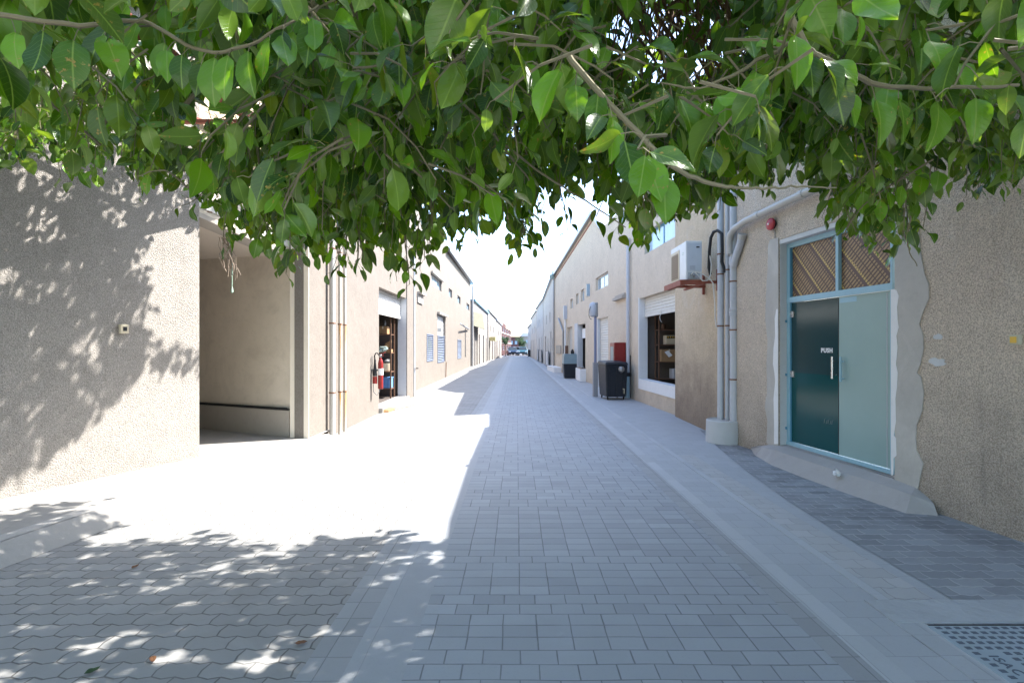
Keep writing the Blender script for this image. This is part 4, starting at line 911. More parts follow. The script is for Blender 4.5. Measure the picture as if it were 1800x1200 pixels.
# downpipe right
p = R2.P(R2.t(1104, .09), .09, 0)
pp = thing('downpipe', tuple(p), 'long grey-blue downpipe beside the red cabinet on the right wall', 'pipe')
obj('pipe_body', MB().tube([(p.x, p.y, .75), (p.x, p.y, 5.2)], .058, 16), 'pvc', pp, smooth=True)
obj('lower_section', MB().tube([(p.x - .03, p.y, .02), (p.x - .02, p.y, .78)], .085, 16), paint('pale_blue_pipe', (.36, .52, .64), .5), pp, smooth=True)
obj('junction', MB().lathe((p.x, p.y, .72), [(.1, 0), (.11, .02), (.11, .08), (.07, .12)], seg=18), 'black', pp, smooth=True)
obj('side_cable', MB().tube([(p.x + .06, p.y - .06, .02), (p.x + .08, p.y - .05, .3), (p.x + .07, p.y - .05, .8), (p.x + .06, p.y - .05, 1.4)], .014, 6), 'black', pp)
for z_ in (2.0, 3.9): obj('coupling', MB().lathe((p.x, p.y, z_), [(.06, 0), (.066, .005), (.066, .05), (.06, .055)], seg=16), 'pvc', pp, smooth=True)

# red hose cabinet
hc = thing('hose_cabinet', (3.45, 17.4, 1.05), 'red fire hose cabinet with a glazed front above the black bin', 'cabinet')
obj('cabinet_body', MB().box(3.29, 3.66, 17.15, 17.95, 1.05, 1.82), 'red', hc, bevel=.01)
d_ = obj('cabinet_door', MB().box(3.272, 3.288, 17.17, 17.93, 1.07, 1.80), 'red', hc)
obj('glazing', MB().box(3.266, 3.271, 17.3, 17.8, 1.18, 1.68), 'bingreen', d_)
obj('handle', MB().box(3.255, 3.271, 17.21, 17.24, 1.38, 1.5), 'steel', d_)
# large black bin
def wheelie(loc, sx, sy, h, label, rz=0, group=None, mat='binblack', lid='binblack'):
    b_ = thing('wheeled_bin', loc, label, 'bin', group); x, y, z0 = loc
    def R(dx, dy, z_): return (x + dx * math.cos(rz) - dy * math.sin(rz), y + dx * math.sin(rz) + dy * math.cos(rz), z0 + z_)
    k = .88
    m_ = MB(); m_.hexa([R(-sx * k / 2, -sy * k / 2, .10), R(sx * k / 2, -sy * k / 2, .10), R(sx * k / 2, sy * k / 2, .10), R(-sx * k / 2, sy * k / 2, .10)], [R(-sx / 2, -sy / 2, h - .12), R(sx / 2, -sy / 2, h - .12), R(sx / 2, sy / 2, h - .12), R(-sx / 2, sy / 2, h - .12)]); obj('bin_body', m_, mat, b_, bevel=.03)
    m_ = MB(); m_.hexa([R(-sx / 2 - .02, -sy / 2 - .02, h - .119), R(sx / 2 + .02, -sy / 2 - .02, h - .119), R(sx / 2 + .02, sy / 2 + .02, h - .119), R(-sx / 2 - .02, sy / 2 + .02, h - .119)], [R(-sx / 2 + .02, -sy / 2 + .02, h - .03), R(sx / 2 - .02, -sy / 2 + .02, h - .03), R(sx / 2 - .02, sy / 2 - .02, h), R(-sx / 2 + .02, sy / 2 - .02, h)]); obj('lid', m_, lid, b_, bevel=.02)
    m_ = MB()
    for q_ in (-.3, 0, .3): m_.hexa([R(sx * q_ - .015, -sy / 2 * .9 - .015, .15), R(sx * q_ + .015, -sy / 2 * .9 - .015, .15), R(sx * q_ + .015, -sy / 2 * .9, .15), R(sx * q_ - .015, -sy / 2 * .9, .15)], [R(sx * q_ - .015, -sy / 2 - .015, h - .2), R(sx * q_ + .015, -sy / 2 - .015, h - .2), R(sx * q_ + .015, -sy / 2, h - .2), R(sx * q_ - .015, -sy / 2, h - .2)])
    obj('ribs', m_, mat, b_)
    for ex in (-1, 1):
        for ey in (-1, 1):
            c0 = R(ex * sx * .36, ey * sy * .36, .07); obj('wheel', MB().lathe((c0[0] - .02, c0[1], c0[2]), [(.05, 0), (.07, .01), (.07, .03), (.05, .04)], (1, 0, 0), 14), 'tyre', b_)
    return b_, R
bn, Rb = wheelie((3.10, 16.55, 0), .72, .95, 1.22, 'large black wheeled bin below the red hose cabinet', rz=.10)
obj('sticker', MB().face([Rb(.20, -.44, .2), Rb(.26, -.44, .2), Rb(.26, -.455, .36), Rb(.20, -.455, .36)]), 'cream', bn)
m = MB(); m.lathe(Rb(.12, -.56, .86), [(.02, 0), (.09, .06), (.10, .14), (.06, .2)], seg=12); tag(obj('rubbish_bag', m, 'dull', smooth=True), 'grey bag end hanging over the rim of the large black bin', 'bag')
# post with rounded hood
ps = thing('meter_post', (2.66, 17.3, 0), 'tall grey post with a rounded hood behind the large black bin', 'post')
obj('post_body', MB().box(2.62, 2.70, 17.24, 17.36, 0, 2.68), paint('slate_post', (.20, .22, .33), .5), ps, bevel=.01)
obj('base', MB().box(2.585, 2.735, 17.2, 17.42, 0, 1.15), paint('grey_post_base', (.27, .27, .29), .6), ps, bevel=.01)
m = MB(); m.lathe((2.58, 17.3, 2.68), [(.05, 0), (.11, .05), (.13, .2), (.13, .38), (.10, .46), (.03, .50)], seg=24); obj('hood', m, 'pvc', ps, smooth=True)
m = MB(); m.box(2.64, 2.74, 17.2, 17.4, 2.68, 3.16); obj('back_box', m, 'dull', ps, bevel=.02)
obj('loop_wire', MB().tube([(2.50, 17.22, 3.05), (2.44, 17.2, 2.9), (2.43, 17.2, 2.72), (2.48, 17.2, 2.6), (2.53, 17.2, 2.6)], .01, 6), 'black', ps)
# white planter ledge, second container
pl = thing('planter_box', (3.35, 25, 0), 'white masonry box with odd things on top by the dark doorway', 'planter')
obj('box_body', MB().box(3.02, 3.34, 24.4, 26.2, 0, .60), 'white_paint', pl, bevel=.02)
m = MB(); m.box(3.05, 3.31, 24.5, 26.0, .601, .63); obj('soil', m, 'dry', pl)
m = MB(); [m.lathe((3.18, 24.6 + .3 * k, .63), [(.05, 0), (.07, .04), (.05, .08)], seg=10) for k in range(4)]; obj('stones', m, 'dull', pl)
ct = thing('wheeled_bin', (2.85, 27, 0), 'black bin with a pale bluish upper half farther along the right wall', 'bin')
obj('bin_body', MB().hexa([(2.52, 26.9, .03), (3.18, 26.9, .03), (3.2, 27.7, .03), (2.54, 27.7, .03)], [(2.47, 26.85, .76), (3.22, 26.85, .76), (3.22, 27.75, .76), (2.47, 27.75, .76)]), 'binblack', ct)
obj('upper_panel', MB().hexa([(2.47, 26.85, .77), (3.2, 26.85, .77), (3.2, 27.75, .77), (2.47, 27.75, .77)], [(2.5, 26.88, 1.28), (3.18, 26.88, 1.28), (3.18, 27.72, 1.28), (2.5, 27.72, 1.28)]), 'bingreen', ct)
obj('side_post', MB().box(3.22, 3.32, 26.9, 27.2, .75, 1.3), 'blue', ct)
m = MB(); m.box(2.60, 2.76, 27.3, 27.5, 1.285, 1.72); tag(obj('box_on_bin', m, 'wood', bevel=.01), 'narrow brown box standing on the bluish topped bin', 'box')
m = MB(); m.lathe((2.98, 27.3, 1.285), [(.09, 0), (.1, .1), (.06, .2), (.03, .25)], seg=12); tag(obj('kettle', m, 'black', smooth=True), 'small dark pot standing on the bluish topped bin', 'pot')
# corner pole with lamp
lp = thing('lamp_post', (2.62, 36.0, 0), 'slim dark lamp post at the far corner of the long right building', 'street lamp')
obj('pole', MB().tube([(2.62, 36, 0), (2.62, 36, 6.4)], .06, 10), 'dull', lp, smooth=True)
obj('lamp_head', MB().lathe((2.55, 36, 6.4), [(.05, 0), (.17, .08), (.2, .25), (.12, .4)], (-.3, -.5, .8), 16), paint('lamp_green', (.25, .33, .33), .5), lp, smooth=True)
pp = thing('downpipe', (2.98, 30.5, 0), 'kinked grey downpipe before the far corner of the long right building', 'pipe')
pa = R2.P(R2.t(982, .1), .1, 0); pb = R2.P(R2.t(990, .1), .1, 0)
obj('pipe_body', MB().tube([(pa.x, pa.y, 3.5), (pb.x, pb.y, 2.6), (pb.x, pb.y, .1)], .06, 10), 'dull', pp, smooth=True)
pa = R2.P(R2.t(993.5, .1), .1, 0)
pp = thing('downpipe', (pa.x, pa.y, 0), 'white downpipe with a grey box at its top on the long right building', 'pipe')
obj('pipe_body', MB().tube([(pa.x, pa.y, .1), (pa.x, pa.y, 3.3)], .055, 10), 'white_metal', pp, smooth=True)
obj('top_box', MB().box(pa.x - .1, pa.x + .12, pa.y - .15, pa.y + .15, 3.3, 4.1), 'pvc', pp)

# farther right row
simple_building((2.70, 36.6), (2.62, 50), -1, (6.9, 6.1), 'st_far_r', 'tall pale building with a pointed eave beyond the lamp post on the right', [(.3, .36, 3.6, 4.4), (.62, .68, 3.6, 4.4), (.12, .17, 1.3, 2.3), (.47, .53, 1.3, 2.3)], [(.0, .06, 0, 2.6), (.22, .3, 0, 2.8), (.7, .8, 0, 2.6)], seed=0)
simple_building((2.60, 50.4), (2.42, 62), -1, (6.2, 6.1), 'st_far2', 'grey building with low grey hoardings in the middle of the far right row', [(.4, .48, 3.8, 4.6), (.7, .78, 3.8, 4.6)], [(.1, .18, 0, 2.6), (.5, .6, 0, 2.6)], seed=1)
simple_building((2.42, 62.4), (2.15, 76), -1, (5.9, 5.6), 'st_far_r', 'white building next to last on the far right row', [(.2, .28, 3.4, 4.2), (.6, .68, 3.4, 4.2)], [(.4, .47, 0, 2.5), (.8, .88, 0, 2.5)], seed=2)
simple_building((2.15, 76.4), (1.95, 88), -1, (4.9, 4.7), 'st_far2', 'lowest pale building at the end of the far right row', [(.3, .4, 3.0, 3.7), (.6, .7, 3.0, 3.7)], [(.1, .2, 0, 2.4)], seed=0)
for k, (x, y0, y1, lab) in enumerate(((2.48, 40.5, 43.5, 'grey sheet hoarding nearest on the far right side'), (2.42, 50.5, 54.5, 'long grey sheet hoarding in the middle of the far right side'), (2.36, 56.5, 59, 'short grey sheet hoarding farthest on the right side'))):
    h_ = thing('hoarding', (x, y0, 0), lab, 'hoarding', 'grey hoardings on the far right')
    m = MB(); m.box(x, x + .06, y0, y1, .1, 1.25); obj('sheet', m, 'pvc' if k != 1 else 'st_far2', h_)
    for yy in (y0, y1): obj('post', MB().box(x - .02, x + .08, yy - .04, yy + .04, 0, 1.32), 'dull', h_)
wheelie((2.05, 78, 0), .7, 1.0, 1.15, 'distant dark bin at the end of the right row near the parked cars')

# ------------------------------------------------------------------ parked cars at the far end
def car(loc, rz, paintm, label):
    c_ = thing('parked_car', loc, label, 'car', 'cars parked at the far end of the alley')
    cs, sn = math.cos(rz), math.sin(rz)
    def T(p): return (loc[0] + p[0] * cs - p[1] * sn, loc[1] + p[0] * sn + p[1] * cs, loc[2] + p[2])
    side = [(-2.1, .35), (-2.15, .7), (-1.9, .88), (-1.0, .98), (1.2, 1.0), (2.0, .95), (2.15, .6), (2.1, .3)]
    m_ = MB(); m_.prism([T((-.88, y, z_)) for y, z_ in side], tuple(Vector(T((.88, 0, 0))) - Vector(T((-.88, 0, 0))))); obj('body', m_, paintm, c_, bevel=.06)
    m_ = MB(); m_.hexa([T(p) for p in ((-.80, -1.0, .98), (.80, -1.0, .98), (.80, 1.7, 1.0), (-.80, 1.7, 1.0))], [T(p) for p in ((-.62, -.35, 1.48), (.62, -.35, 1.48), (.62, 1.1, 1.46), (-.62, 1.1, 1.46))]); cabin = obj('cabin', m_, 'carglass', c_, bevel=.03)
    m_ = MB(); m_.hexa([T(p) for p in ((-.64, -.38, 1.47), (.64, -.38, 1.47), (.64, 1.13, 1.45), (-.64, 1.13, 1.45))], [T(p) for p in ((-.56, -.28, 1.53), (.56, -.28, 1.53), (.56, 1.0, 1.51), (-.56, 1.0, 1.51))]); obj('car_roof', m_, paintm, c_, bevel=.02)
    for sx in (-1, 1):
        for sy in (-1.35, 1.35):
            p0 = T((sx * .80, sy, .32)); ax = (cs, sn, 0)
            w = obj('wheel', MB().lathe(p0, [(.22, -.09), (.32, -.08), (.32, .08), (.22, .09)], ax, 20), 'tyre', c_)
            obj('rim', MB().lathe(p0, [(.2, -.1), (.2, .1)], ax, 14), 'steel', w)
        m_ = MB(); a, b_ = sx * .45, sx * .82
        m_.hexa([T((min(a, b_), -2.17, .66)), T((max(a, b_), -2.17, .66)), T((max(a, b_), -2.05, .66)), T((min(a, b_), -2.05, .66))], [T((min(a, b_), -2.14, .80)), T((max(a, b_), -2.14, .80)), T((max(a, b_), -2.0, .80)), T((min(a, b_), -2.0, .80))]); obj('headlight', m_, 'paper', c_)
    m_ = MB(); m_.hexa([T(p) for p in ((-.38, -2.18, .42), (.38, -2.18, .42), (.38, -2.1, .42), (-.38, -2.1, .42))], [T(p) for p in ((-.38, -2.18, .6), (.38, -2.18, .6), (.38, -2.1, .6), (-.38, -2.1, .6))]); obj('radiator_grille', m_, 'black', c_)
    return c_
pc1 = paint('car_navy', (.015, .035, .08), .25); pc2 = paint('car_teal', (.03, .10, .14), .25); pc3 = paint('car_black', (.012, .012, .018), .2); pc4 = paint('car_silver', (.45, .47, .5), .25)
car((-.75, 92, 0), .1, pc1, 'dark navy parked car at left in the nearest distant row')
car((1.15, 93, 0), -.05, pc2, 'dark teal parked car at right in the nearest distant row')
car((.3, 99, 0), 1.2, pc3, 'black parked car standing crosswise behind the nearest two')
car((-.1, 108, 0), .0, pc4, 'silver parked car farthest away on the street')

def small_tree(x, y, h, r, label, seed):
    rg_ = random.Random(seed); t_ = thing('street_tree', (x, y, 0), label, 'tree')
    obj('trunk', MB().tube([(x, y, 0), (x + .05, y, h * .3), (x - .04, y, h * .6)], [.09, .07, .04], 8), 'bark', t_)
    m_ = MB(); cl = [(rg_.uniform(-r, r) * .6, rg_.uniform(-r, r) * .6, rg_.uniform(-.4, .5) * r) for _ in range(9)]
    for k in range(900):
        cx, cy, cz = rg_.choice(cl); v = Vector((rg_.gauss(0, 1), rg_.gauss(0, 1), rg_.gauss(0, 1))).normalized() * rg_.uniform(.3, 1) * r * .45
        p_ = Vector((x + cx, y + cy, h * .72 + cz)) + v; a_ = Vector((rg_.gauss(0, 1), rg_.gauss(0, 1), rg_.gauss(0, 1))).normalized() * .09; b_ = a_.orthogonal().normalized() * .06
        m_.face([p_ - a_, p_ + b_, p_ + a_, p_ - b_])
    n_ = M.get('tree_leaf') or M.setdefault('tree_leaf', plaster('street_tree_leaf', (.035, .07, .03), .3, .1))
    obj('crown', m_, n_, t_)
small_tree(1.2, 97.5, 3.0, .9, 'small dark tree over the parked cars at right', 3)
small_tree(-1.9, 86, 3.6, .8, 'thin dark tree in front of the brick block', 5)
small_tree(.9, 140, 4.4, 1.6, 'distant green tree before the cream end house', 6)

# ------------------------------------------------------------------ manhole grating
mg = thing('manhole_cover', (2.9, 2.6, 0), 'blue grey cast metal manhole cover with raised pads in the right paving', 'manhole cover')
obj('frame', MB().box(2.462, 3.55, 1.6, 3.125, -.03, .004), 'seam', mg)
obj('plate', MB().box(2.485, 3.53, 1.62, 3.10, -.02, .010), 'plate', mg, bevel=.003)
m = MB()
for i in range(18):
    for j in range(28):
        x0 = 2.515 + i * .057; y0 = 3.06 - j * .051
        if 2.56 < x0 < 2.66 and 2.58 < y0 < 2.84: continue
        m.hexa([(x0, y0, .0095), (x0 + .036, y0, .0095), (x0 + .036, y0 + .027, .0095), (x0, y0 + .027, .0095)], [(x0 + .003, y0 + .003, .0125), (x0 + .033, y0 + .003, .0125), (x0 + .033, y0 + .024, .0125), (x0 + .003, y0 + .024, .0125)])
obj('pads', m, 'pad', mg)
text_obj('lettering', 'ISAC', .075, 'pad', mg, (2.575, 2.80, .0115), (0, -1, 0), (1, 0, 0), .0015, .0)

# ------------------------------------------------------------------ things by the garage and on the ground
m = MB().tube([AB.P(.75, -.3, 3.4), AB.P(.76, -.3, 3.0), AB.P(.76, -.3, 2.62)], .006, 6)
q = AB.P(.76, -.3, 2.62); m.lathe(tuple(q - Vector((0, 0, .10))), [(.004, 0), (.02, .02), (.012, .08), (.005, .1)], seg=10)
tag(obj('pull_cord', m, 'gcord', smooth=True), 'pale green pull cord with a knob hanging in the garage mouth', 'cord')
rg = random.Random(9); m = MB()
for k in range(22):
    p_ = AB.P(.62 + rg.uniform(-.1, .12), -.28 + rg.uniform(-.06, .06), 3.35); path = [p_]
    for j in range(6):
        p_ = p_ + Vector((rg.uniform(-.02, .05), rg.uniform(-.03, .05), -rg.uniform(.05, .13))); path.append(p_)
    m.tube(path, .004, 4)
tag(obj('dry_vine', m, 'dry'), 'tangle of dry brown stems hanging in the garage mouth', 'dry vine')
m = MB(); m.hexa([(-3.40, 13.0, 0), (-3.28, 13.1, 0), (-3.22, 13.6, 0), (-3.38, 13.6, 0)], [(-3.40, 13.0, .09), (-3.28, 13.1, .07), (-3.22, 13.6, .06), (-3.38, 13.6, .09)])
tag(obj('wood_block', m, 'card', bevel=.01), 'brown wooden block on the ground by the left store doorstep', 'block')
m = MB().tube([(-3.24, 13.5, .03), (-3.0, 14.3, .02), (-2.95, 14.8, .02)], .012, 6); tag(obj('stick', m, 'dry'), 'thin stick on the ground by the left store doorstep', 'stick')
m = MB().tube([(-3.36, 13.2, .03), (-3.3, 14.0, .02), (-3.32, 15.0, .02), (-3.3, 16.1, .02)], .014, 6); tag(obj('hose', m, 'dull'), 'thin grey hose lying along the left store doorstep', 'hose')

# rusty pergola over the left wall
pg = thing('pergola', (-3.6, 6, 4.6), 'rust red steel pergola frame fixed over the left wall and garage', 'pergola')
def beam(p0, p1, w, h, name='beam'):
    p0, p1 = Vector(p0), Vector(p1); d = (p1 - p0).normalized(); s_ = d.cross(Vector((0, 0, 1))).normalized() * w / 2; u_ = s_.cross(d).normalized() * h / 2
    m_ = MB(); m_.hexa([p0 - s_ - u_, p0 + s_ - u_, p1 + s_ - u_, p1 - s_ - u_], [p0 - s_ + u_, p0 + s_ + u_, p1 + s_ + u_, p1 - s_ + u_]); return obj(name, m_, 'redoxide', pg)
beam((-3.55, 1.5, 4.65), (-3.40, 12.5, 4.65), .07, .09)
for yy in (3.3, 5.0, 6.9, 8.8, 10.8):
    xw = -7.35 + .408 * min(yy, 7.15) - .05 if yy < 8.7 else -3.6
    beam((xw, yy, 4.72), (-3.05, yy, 4.72), .05, .05, 'cross_bar')
beam((-4.65, 5.0, 4.80), (-3.5, 6.9, 4.80), .04, .04, 'brace')
beam((-4.9, 6.3, 4.84), (-3.45, 8.7, 4.84), .04, .04, 'brace')

# ------------------------------------------------------------------ the ficus tree over the alley
rn = np.random.default_rng(12)
NS = Vector((1 / 1.2, .364 / 1.2))     # metres the shadow shifts (-x, -y) per metre of height
VB = [(-200, 300), (0, 285), (40, 300), (75, 285), (105, 290), (120, 330), (150, 320), (185, 325), (190, 215), (225, 300), (262, 350), (300, 330), (345, 345), (385, 385), (398, 445), (420, 440), (450, 425), (490, 465), (540, 512), (575, 455), (625, 498), (655, 440), (690, 500), (725, 512), (752, 470), (785, 450), (825, 430), (850, 408), (880, 425), (915, 460), (940, 430), (952, 335), (985, 385), (1008, 350), (1040, 335), (1060, 370), (1085, 430), (1120, 455), (1150, 430), (1175, 400), (1210, 395), (1245, 385), (1270, 400), (1290, 345), (1335, 360), (1360, 320), (1400, 325), (1445, 345), (1475, 400), (1500, 415), (1540, 430), (1565, 440), (1598, 470), (1618, 400), (1632, 300), (1660, 265), (1690, 300), (1712, 350), (1745, 350), (1775, 325), (1810, 310), (2200, 300)]
VBx = np.array([a for a, _ in VB], float); VBy = np.array([b for _, b in VB], float)
SK = np.array([(-200, 300), (110, 290), (135, 185), (235, 200), (262, 330), (350, 330), (400, 380), (500, 400), (600, 420), (700, 430), (780, 410), (850, 380), (900, 370), (950, 320), (1040, 320), (1100, 370), (1180, 340), (1300, 325), (1420, 320), (1500, 370), (1580, 380), (1640, 260), (1700, 270), (2200, 270)], float)

GAPS = [(1352, 388, 30, 34, .97), (205, 40, 65, 45, .93), (300, 110, 45, 30, .8), (400, 180, 60, 40, .85), (130, 110, 60, 40, .6), (340, 220, 30, 50, .6), (1190, 60, 140, 75, .42), (1700, 60, 60, 50, .6), (900, 20, 50, 30, .5)]
def shadow_ok(p):
    x, y, z = p
    gx, gy = x - z * NS.x, y - z * NS.y
    if -3.75 < gx < -.60 and gy > 4.5 + .12 * math.sin(4.1 * gx) + .10 * math.sin(11.3 * gx + 1): return False
    # where the ray meets the left wall X = -7.35+.408Y
    # point + s*(-1,-.364,-1.2): x-s = -7.35+.408(y-.364s)
    s_ = (x + 7.35 - .408 * y) / (1 - .408 * .364)
    wy = y - .364 * s_; wz = z - 1.2 * s_
    if wz > 0 and wy > 7.3: return False
    if wz > -.1:
        if wz < np.interp(wy, [4.9, 5.2, 5.63, 6.15, 6.45], [0, .2, .5, 1.0, 1.35]): return False
        if wy > 6.5 and wz < 3.3 and not (1.38 < wz < 1.66): return False
    dap = math.sin(7 * gx + 3 * gy) * math.sin(9 * gy - 4 * gx + math.sin(5 * gx))
    if -3.6 < gx < -.9 and 2.2 < gy < 3.15 and dap > .45: return False
    if -3.6 < gx < -.9 and 3.15 <= gy < 4.3 and dap > .86: return False
    if gx < -2.2 and gy > 9: return False
    return True

def leaf_template(nr, nc, fold, curl, wave, wide=.30):
    rows = np.linspace(0, 1, nr); V = []; UV = []
    for t_ in rows:
        w = wide * (math.sin(math.pi * min(1, t_ ** .90)) ** .66) * (1 - .16 * t_) if 0 < t_ < 1 else 0.0
        if t_ > .85: w *= .78
        for j in range(nc):
            s_ = -1 + 2 * j / (nc - 1)
            z_ = abs(s_) * w * fold + curl * (t_ - t_ * t_ * 1.6) + wave * math.sin(t_ * 9 + s_ * 2) * abs(s_) * .04
            V.append((s_ * w, t_, z_)); UV.append((.5 + s_ * .5 * (w / wide if wide else 0), t_))
    F = []
    for i in range(nr - 1):
        for j in range(nc - 1): F.append((i * nc + j, i * nc + j + 1, (i + 1) * nc + j + 1, (i + 1) * nc + j))
    return np.array(V), np.array(UV), np.array(F)
HI = [leaf_template(9, 5, f, c_, w_, wd) for f, c_, w_, wd in ((.22, .16, .8, .27), (.10, -.12, 1.0, .29), (.38, .08, .5, .25), (.16, .22, .9, .33), (.5, .18, .8, .27))]
LO = [leaf_template(6, 3, f, c_, w_, wd) for f, c_, w_, wd in ((.35, .25, 0, .30), (.15, -.2, 0, .33), (.55, .1, 0, .27), (.25, .3, 0, .35))]

leaves_hi, leaves_lo, twigs, petioles = [], [], [], []
def put_leaf(base, direc, normal, L, hi):
    y = direc / np.linalg.norm(direc); n_ = normal - y * normal.dot(y); nn = np.linalg.norm(n_)
    if nn < 1e-4: n_ = np.cross(y, [1, 0, .3]); nn = np.linalg.norm(n_)
    n_ /= nn; x = np.cross(y, n_)
    (leaves_hi if hi else leaves_lo).append((base, x, y, n_, L))
def proj(p): return 908 + 900 * p[0] / max(.05, p[1]), 608 - 900 * (p[2] - EYE) / max(.05, p[1])
def keep(p, slack, soft=None):
    u_, v_ = proj(p)
    if p[1] > .1 and v_ > np.interp(u_, VBx, VBy) + slack: return False
    for cx, cy, rx, ry, pr in GAPS:
        if ((u_ - cx) / rx) ** 2 + ((v_ - cy) / ry) ** 2 < 1 and rn.random() < pr: return False
    # do not poke through the walls
    if p[0] < -7.35 + .408 * p[1] + .15 and p[1] < 7.3: return False
    if p[0] > K + SL * p[1] - .12: return False
    return shadow_ok(p)

def twig(start, n_nodes, spacing, L, hi, d0, droop, slack=0, petl=.035, density=1.0):
    p = np.array(start, float); d = np.array(d0, float); d /= np.linalg.norm(d); path = [p.copy()]
    side = rn.uniform(0, 6.28); any_leaf = 0
    for k in range(n_nodes):
        d = d + np.array([rn.normal(0, .10), rn.normal(0, .10), -droop + rn.normal(0, .05)]); d /= np.linalg.norm(d)
        q = p + d * spacing
        if not keep(q + np.array([0, 0, -L * .75]), slack): break
        p = q; path.append(p.copy())
        if rn.random() > density: continue
        side += 2.4 + rn.normal(0, .3)
        a = np.cross(d, [0, 0, 1.0]); na = np.linalg.norm(a); a = a / na if na > .1 else np.array([1., 0, 0]); b = np.cross(a, d)
        o = a * math.cos(side) + b * math.sin(side)
        pd = o * .8 + d * .5 + np.array([0, 0, -.25]); pd /= np.linalg.norm(pd)
        lb = p + pd * petl * (.7 + .6 * rn.random())
        ld = o * rn.uniform(.15, 1.1) + d * rn.uniform(.0, .7) + np.array([rn.normal(0, .28), rn.normal(0, .28), -rn.uniform(.15, 1.5)])
        nrm = o * .8 + np.array([rn.normal(0, .6), rn.normal(-.3, .6), rn.uniform(-.1, 1.1)])
        sz = L * rn.uniform(.5, 1.25) * (1 - .35 * (k / max(1, n_nodes)) ** 2)
        put_leaf(lb, ld, nrm, sz, hi); petioles.append((p.copy(), lb, hi)); any_leaf += 1
    if len(path) > 2 and any_leaf: twigs.append((path, .0042 if hi else .0035))

def from_px(u_, v_, y): return np.array([(u_ - 908) / 900 * y, y, EYE - (v_ - 608) / 900 * y])

# far layer
for k in range(1450):
    u_ = rn.uniform(-120, 1920); y = rn.uniform(2.7, 5.2)
    vt = np.interp(u_, VBx, VBy); vs = vt - rn.uniform(60, 500)
    s0 = from_px(u_, vs, y)
    if vs < -300: continue
    if u_ < 470 and vs < 230 and rn.random() < .6: continue
    n_ = int(rn.integers(7, 15))
    twig(s0, n_, .058, .142, False, (rn.normal(0, .6), rn.normal(0, .5), -.2), .28, slack=-rn.uniform(18, 130))
# single tips that hang down to the outline
for k in range(300):
    u_ = rn.uniform(-20, 1820); y = rn.uniform(2.9, 4.2)
    vt = np.interp(u_, VBx, VBy); lenm = rn.uniform(.35, .7)
    s0 = from_px(u_ + rn.normal(0, 15), vt - lenm * 900 / y, y)
    twig(s0, int(lenm / .055) + 2, .06, rn.uniform(.10, .13), True, (rn.normal(0, .3), rn.normal(0, .2), -.7), .30, slack=rn.uniform(-25, 14), density=.85)
# the longest sprays seen in the photograph, each hanging freely
for u_, v_ in ((520, 505), (545, 520), (500, 470), (625, 500), (650, 470), (690, 505), (722, 512), (770, 480), (465, 440), (405, 440), (905, 460), (938, 430), (915, 440), (870, 425), (985, 385), (1010, 368), (1100, 450), (1125, 455), (1088, 420), (1185, 420), (1482, 430), (1500, 455), (1600, 470), (1612, 440), (1560, 440), (1525, 440), (112, 332), (150, 328), (182, 318), (40, 300), (70, 292), (262, 352), (238, 322), (1698, 352), (1745, 350), (1775, 330), (350, 345), (300, 312), (585, 470), (820, 440), (850, 415), (1335, 365), (1420, 345), (780, 455), (1240, 395)):
    for q_ in range(2):
        y = rn.uniform(3.0, 4.0); lenm = rn.uniform(.45, .8); uu = u_ + rn.normal(0, 7); b_ = from_px(uu, v_ - 20 - rn.uniform(0, 25) * q_, y); a_ = from_px(uu + rn.normal(0, 40), v_ - lenm * 900 / y, y + rn.normal(0, .1))
        d_ = b_ - a_; nn_ = int(np.linalg.norm(d_) / .055)
        twig(a_, nn_, .06, rn.uniform(.105, .14), True, d_, .04, slack=70, density=.88)
# middle layer
for k in range(480):
    u_ = rn.uniform(-100, 1900); y = rn.uniform(1.5, 2.7)
    lim = np.interp(u_, SK[:, 0], SK[:, 1]) * rn.uniform(.55, .97); vs = lim - rn.uniform(60, 420)
    if vs < -250 or (u_ < 430 and rn.random() < .5): continue
    s0 = from_px(u_, vs, y); nn_ = int(rn.integers(4, 10))
    nmax = max(2, int((lim - vs) / (900 / y * .045)))
    twig(s0, min(nn_, nmax), .058, .125, True, (rn.normal(0, .8), rn.normal(0, .5), -.1), .22, slack=-20)
# near layer: sprigs with big leaves
for k in range(120):
    u_ = rn.uniform(-60, 1860); y = rn.uniform(1.0, 1.75)
    lim = np.interp(u_, [0, 300, 500, 650, 850, 1150, 1350, 1500, 1650, 1800], [110, 140, 150, 260, 200, 330, 300, 250, 240, 200]) * rn.uniform(.35, 1.0)
    s0 = from_px(u_, lim - rn.uniform(60, 260), y)
    if s0[2] > EYE + .75 * y + .1: continue
    nmax = max(2, int(rn.integers(2, 6)))
    twig(s0, nmax, .06, .118, True, (rn.normal(0, 1), rn.normal(0, .4), .0), .18, slack=-60, petl=.045)
# canopy above the picture and behind the camera: gives the real shade
for k in range(1900):
    x = rn.uniform(-5.0, 4.4); y = rn.uniform(-2.5, 5.6); z_ = rn.uniform(2.9, 6.2)
    if y > .2:
        if (z_ - EYE) / y < .72: continue
    elif z_ < 3.0: continue
    twig((x, y, z_), int(rn.integers(8, 14)), .06, .15, False, (rn.normal(0, .6), rn.normal(0, .6), -.1), .25, slack=-40)
# boughs whose shade falls on the left paving
for k in range(2300):
    gx = rn.uniform(-5.2, -.55); gy = rn.uniform(.6, 4.7); z_ = rn.uniform(2.9, 6.4)
    p = (gx + z_ * NS.x, gy + z_ * NS.y, z_)
    if p[0] > 3.6: continue
    twig(p, int(rn.integers(8, 13)), .055, .15, False, (rn.normal(0, .6), rn.normal(0, .6), -.1), .25, slack=-30)
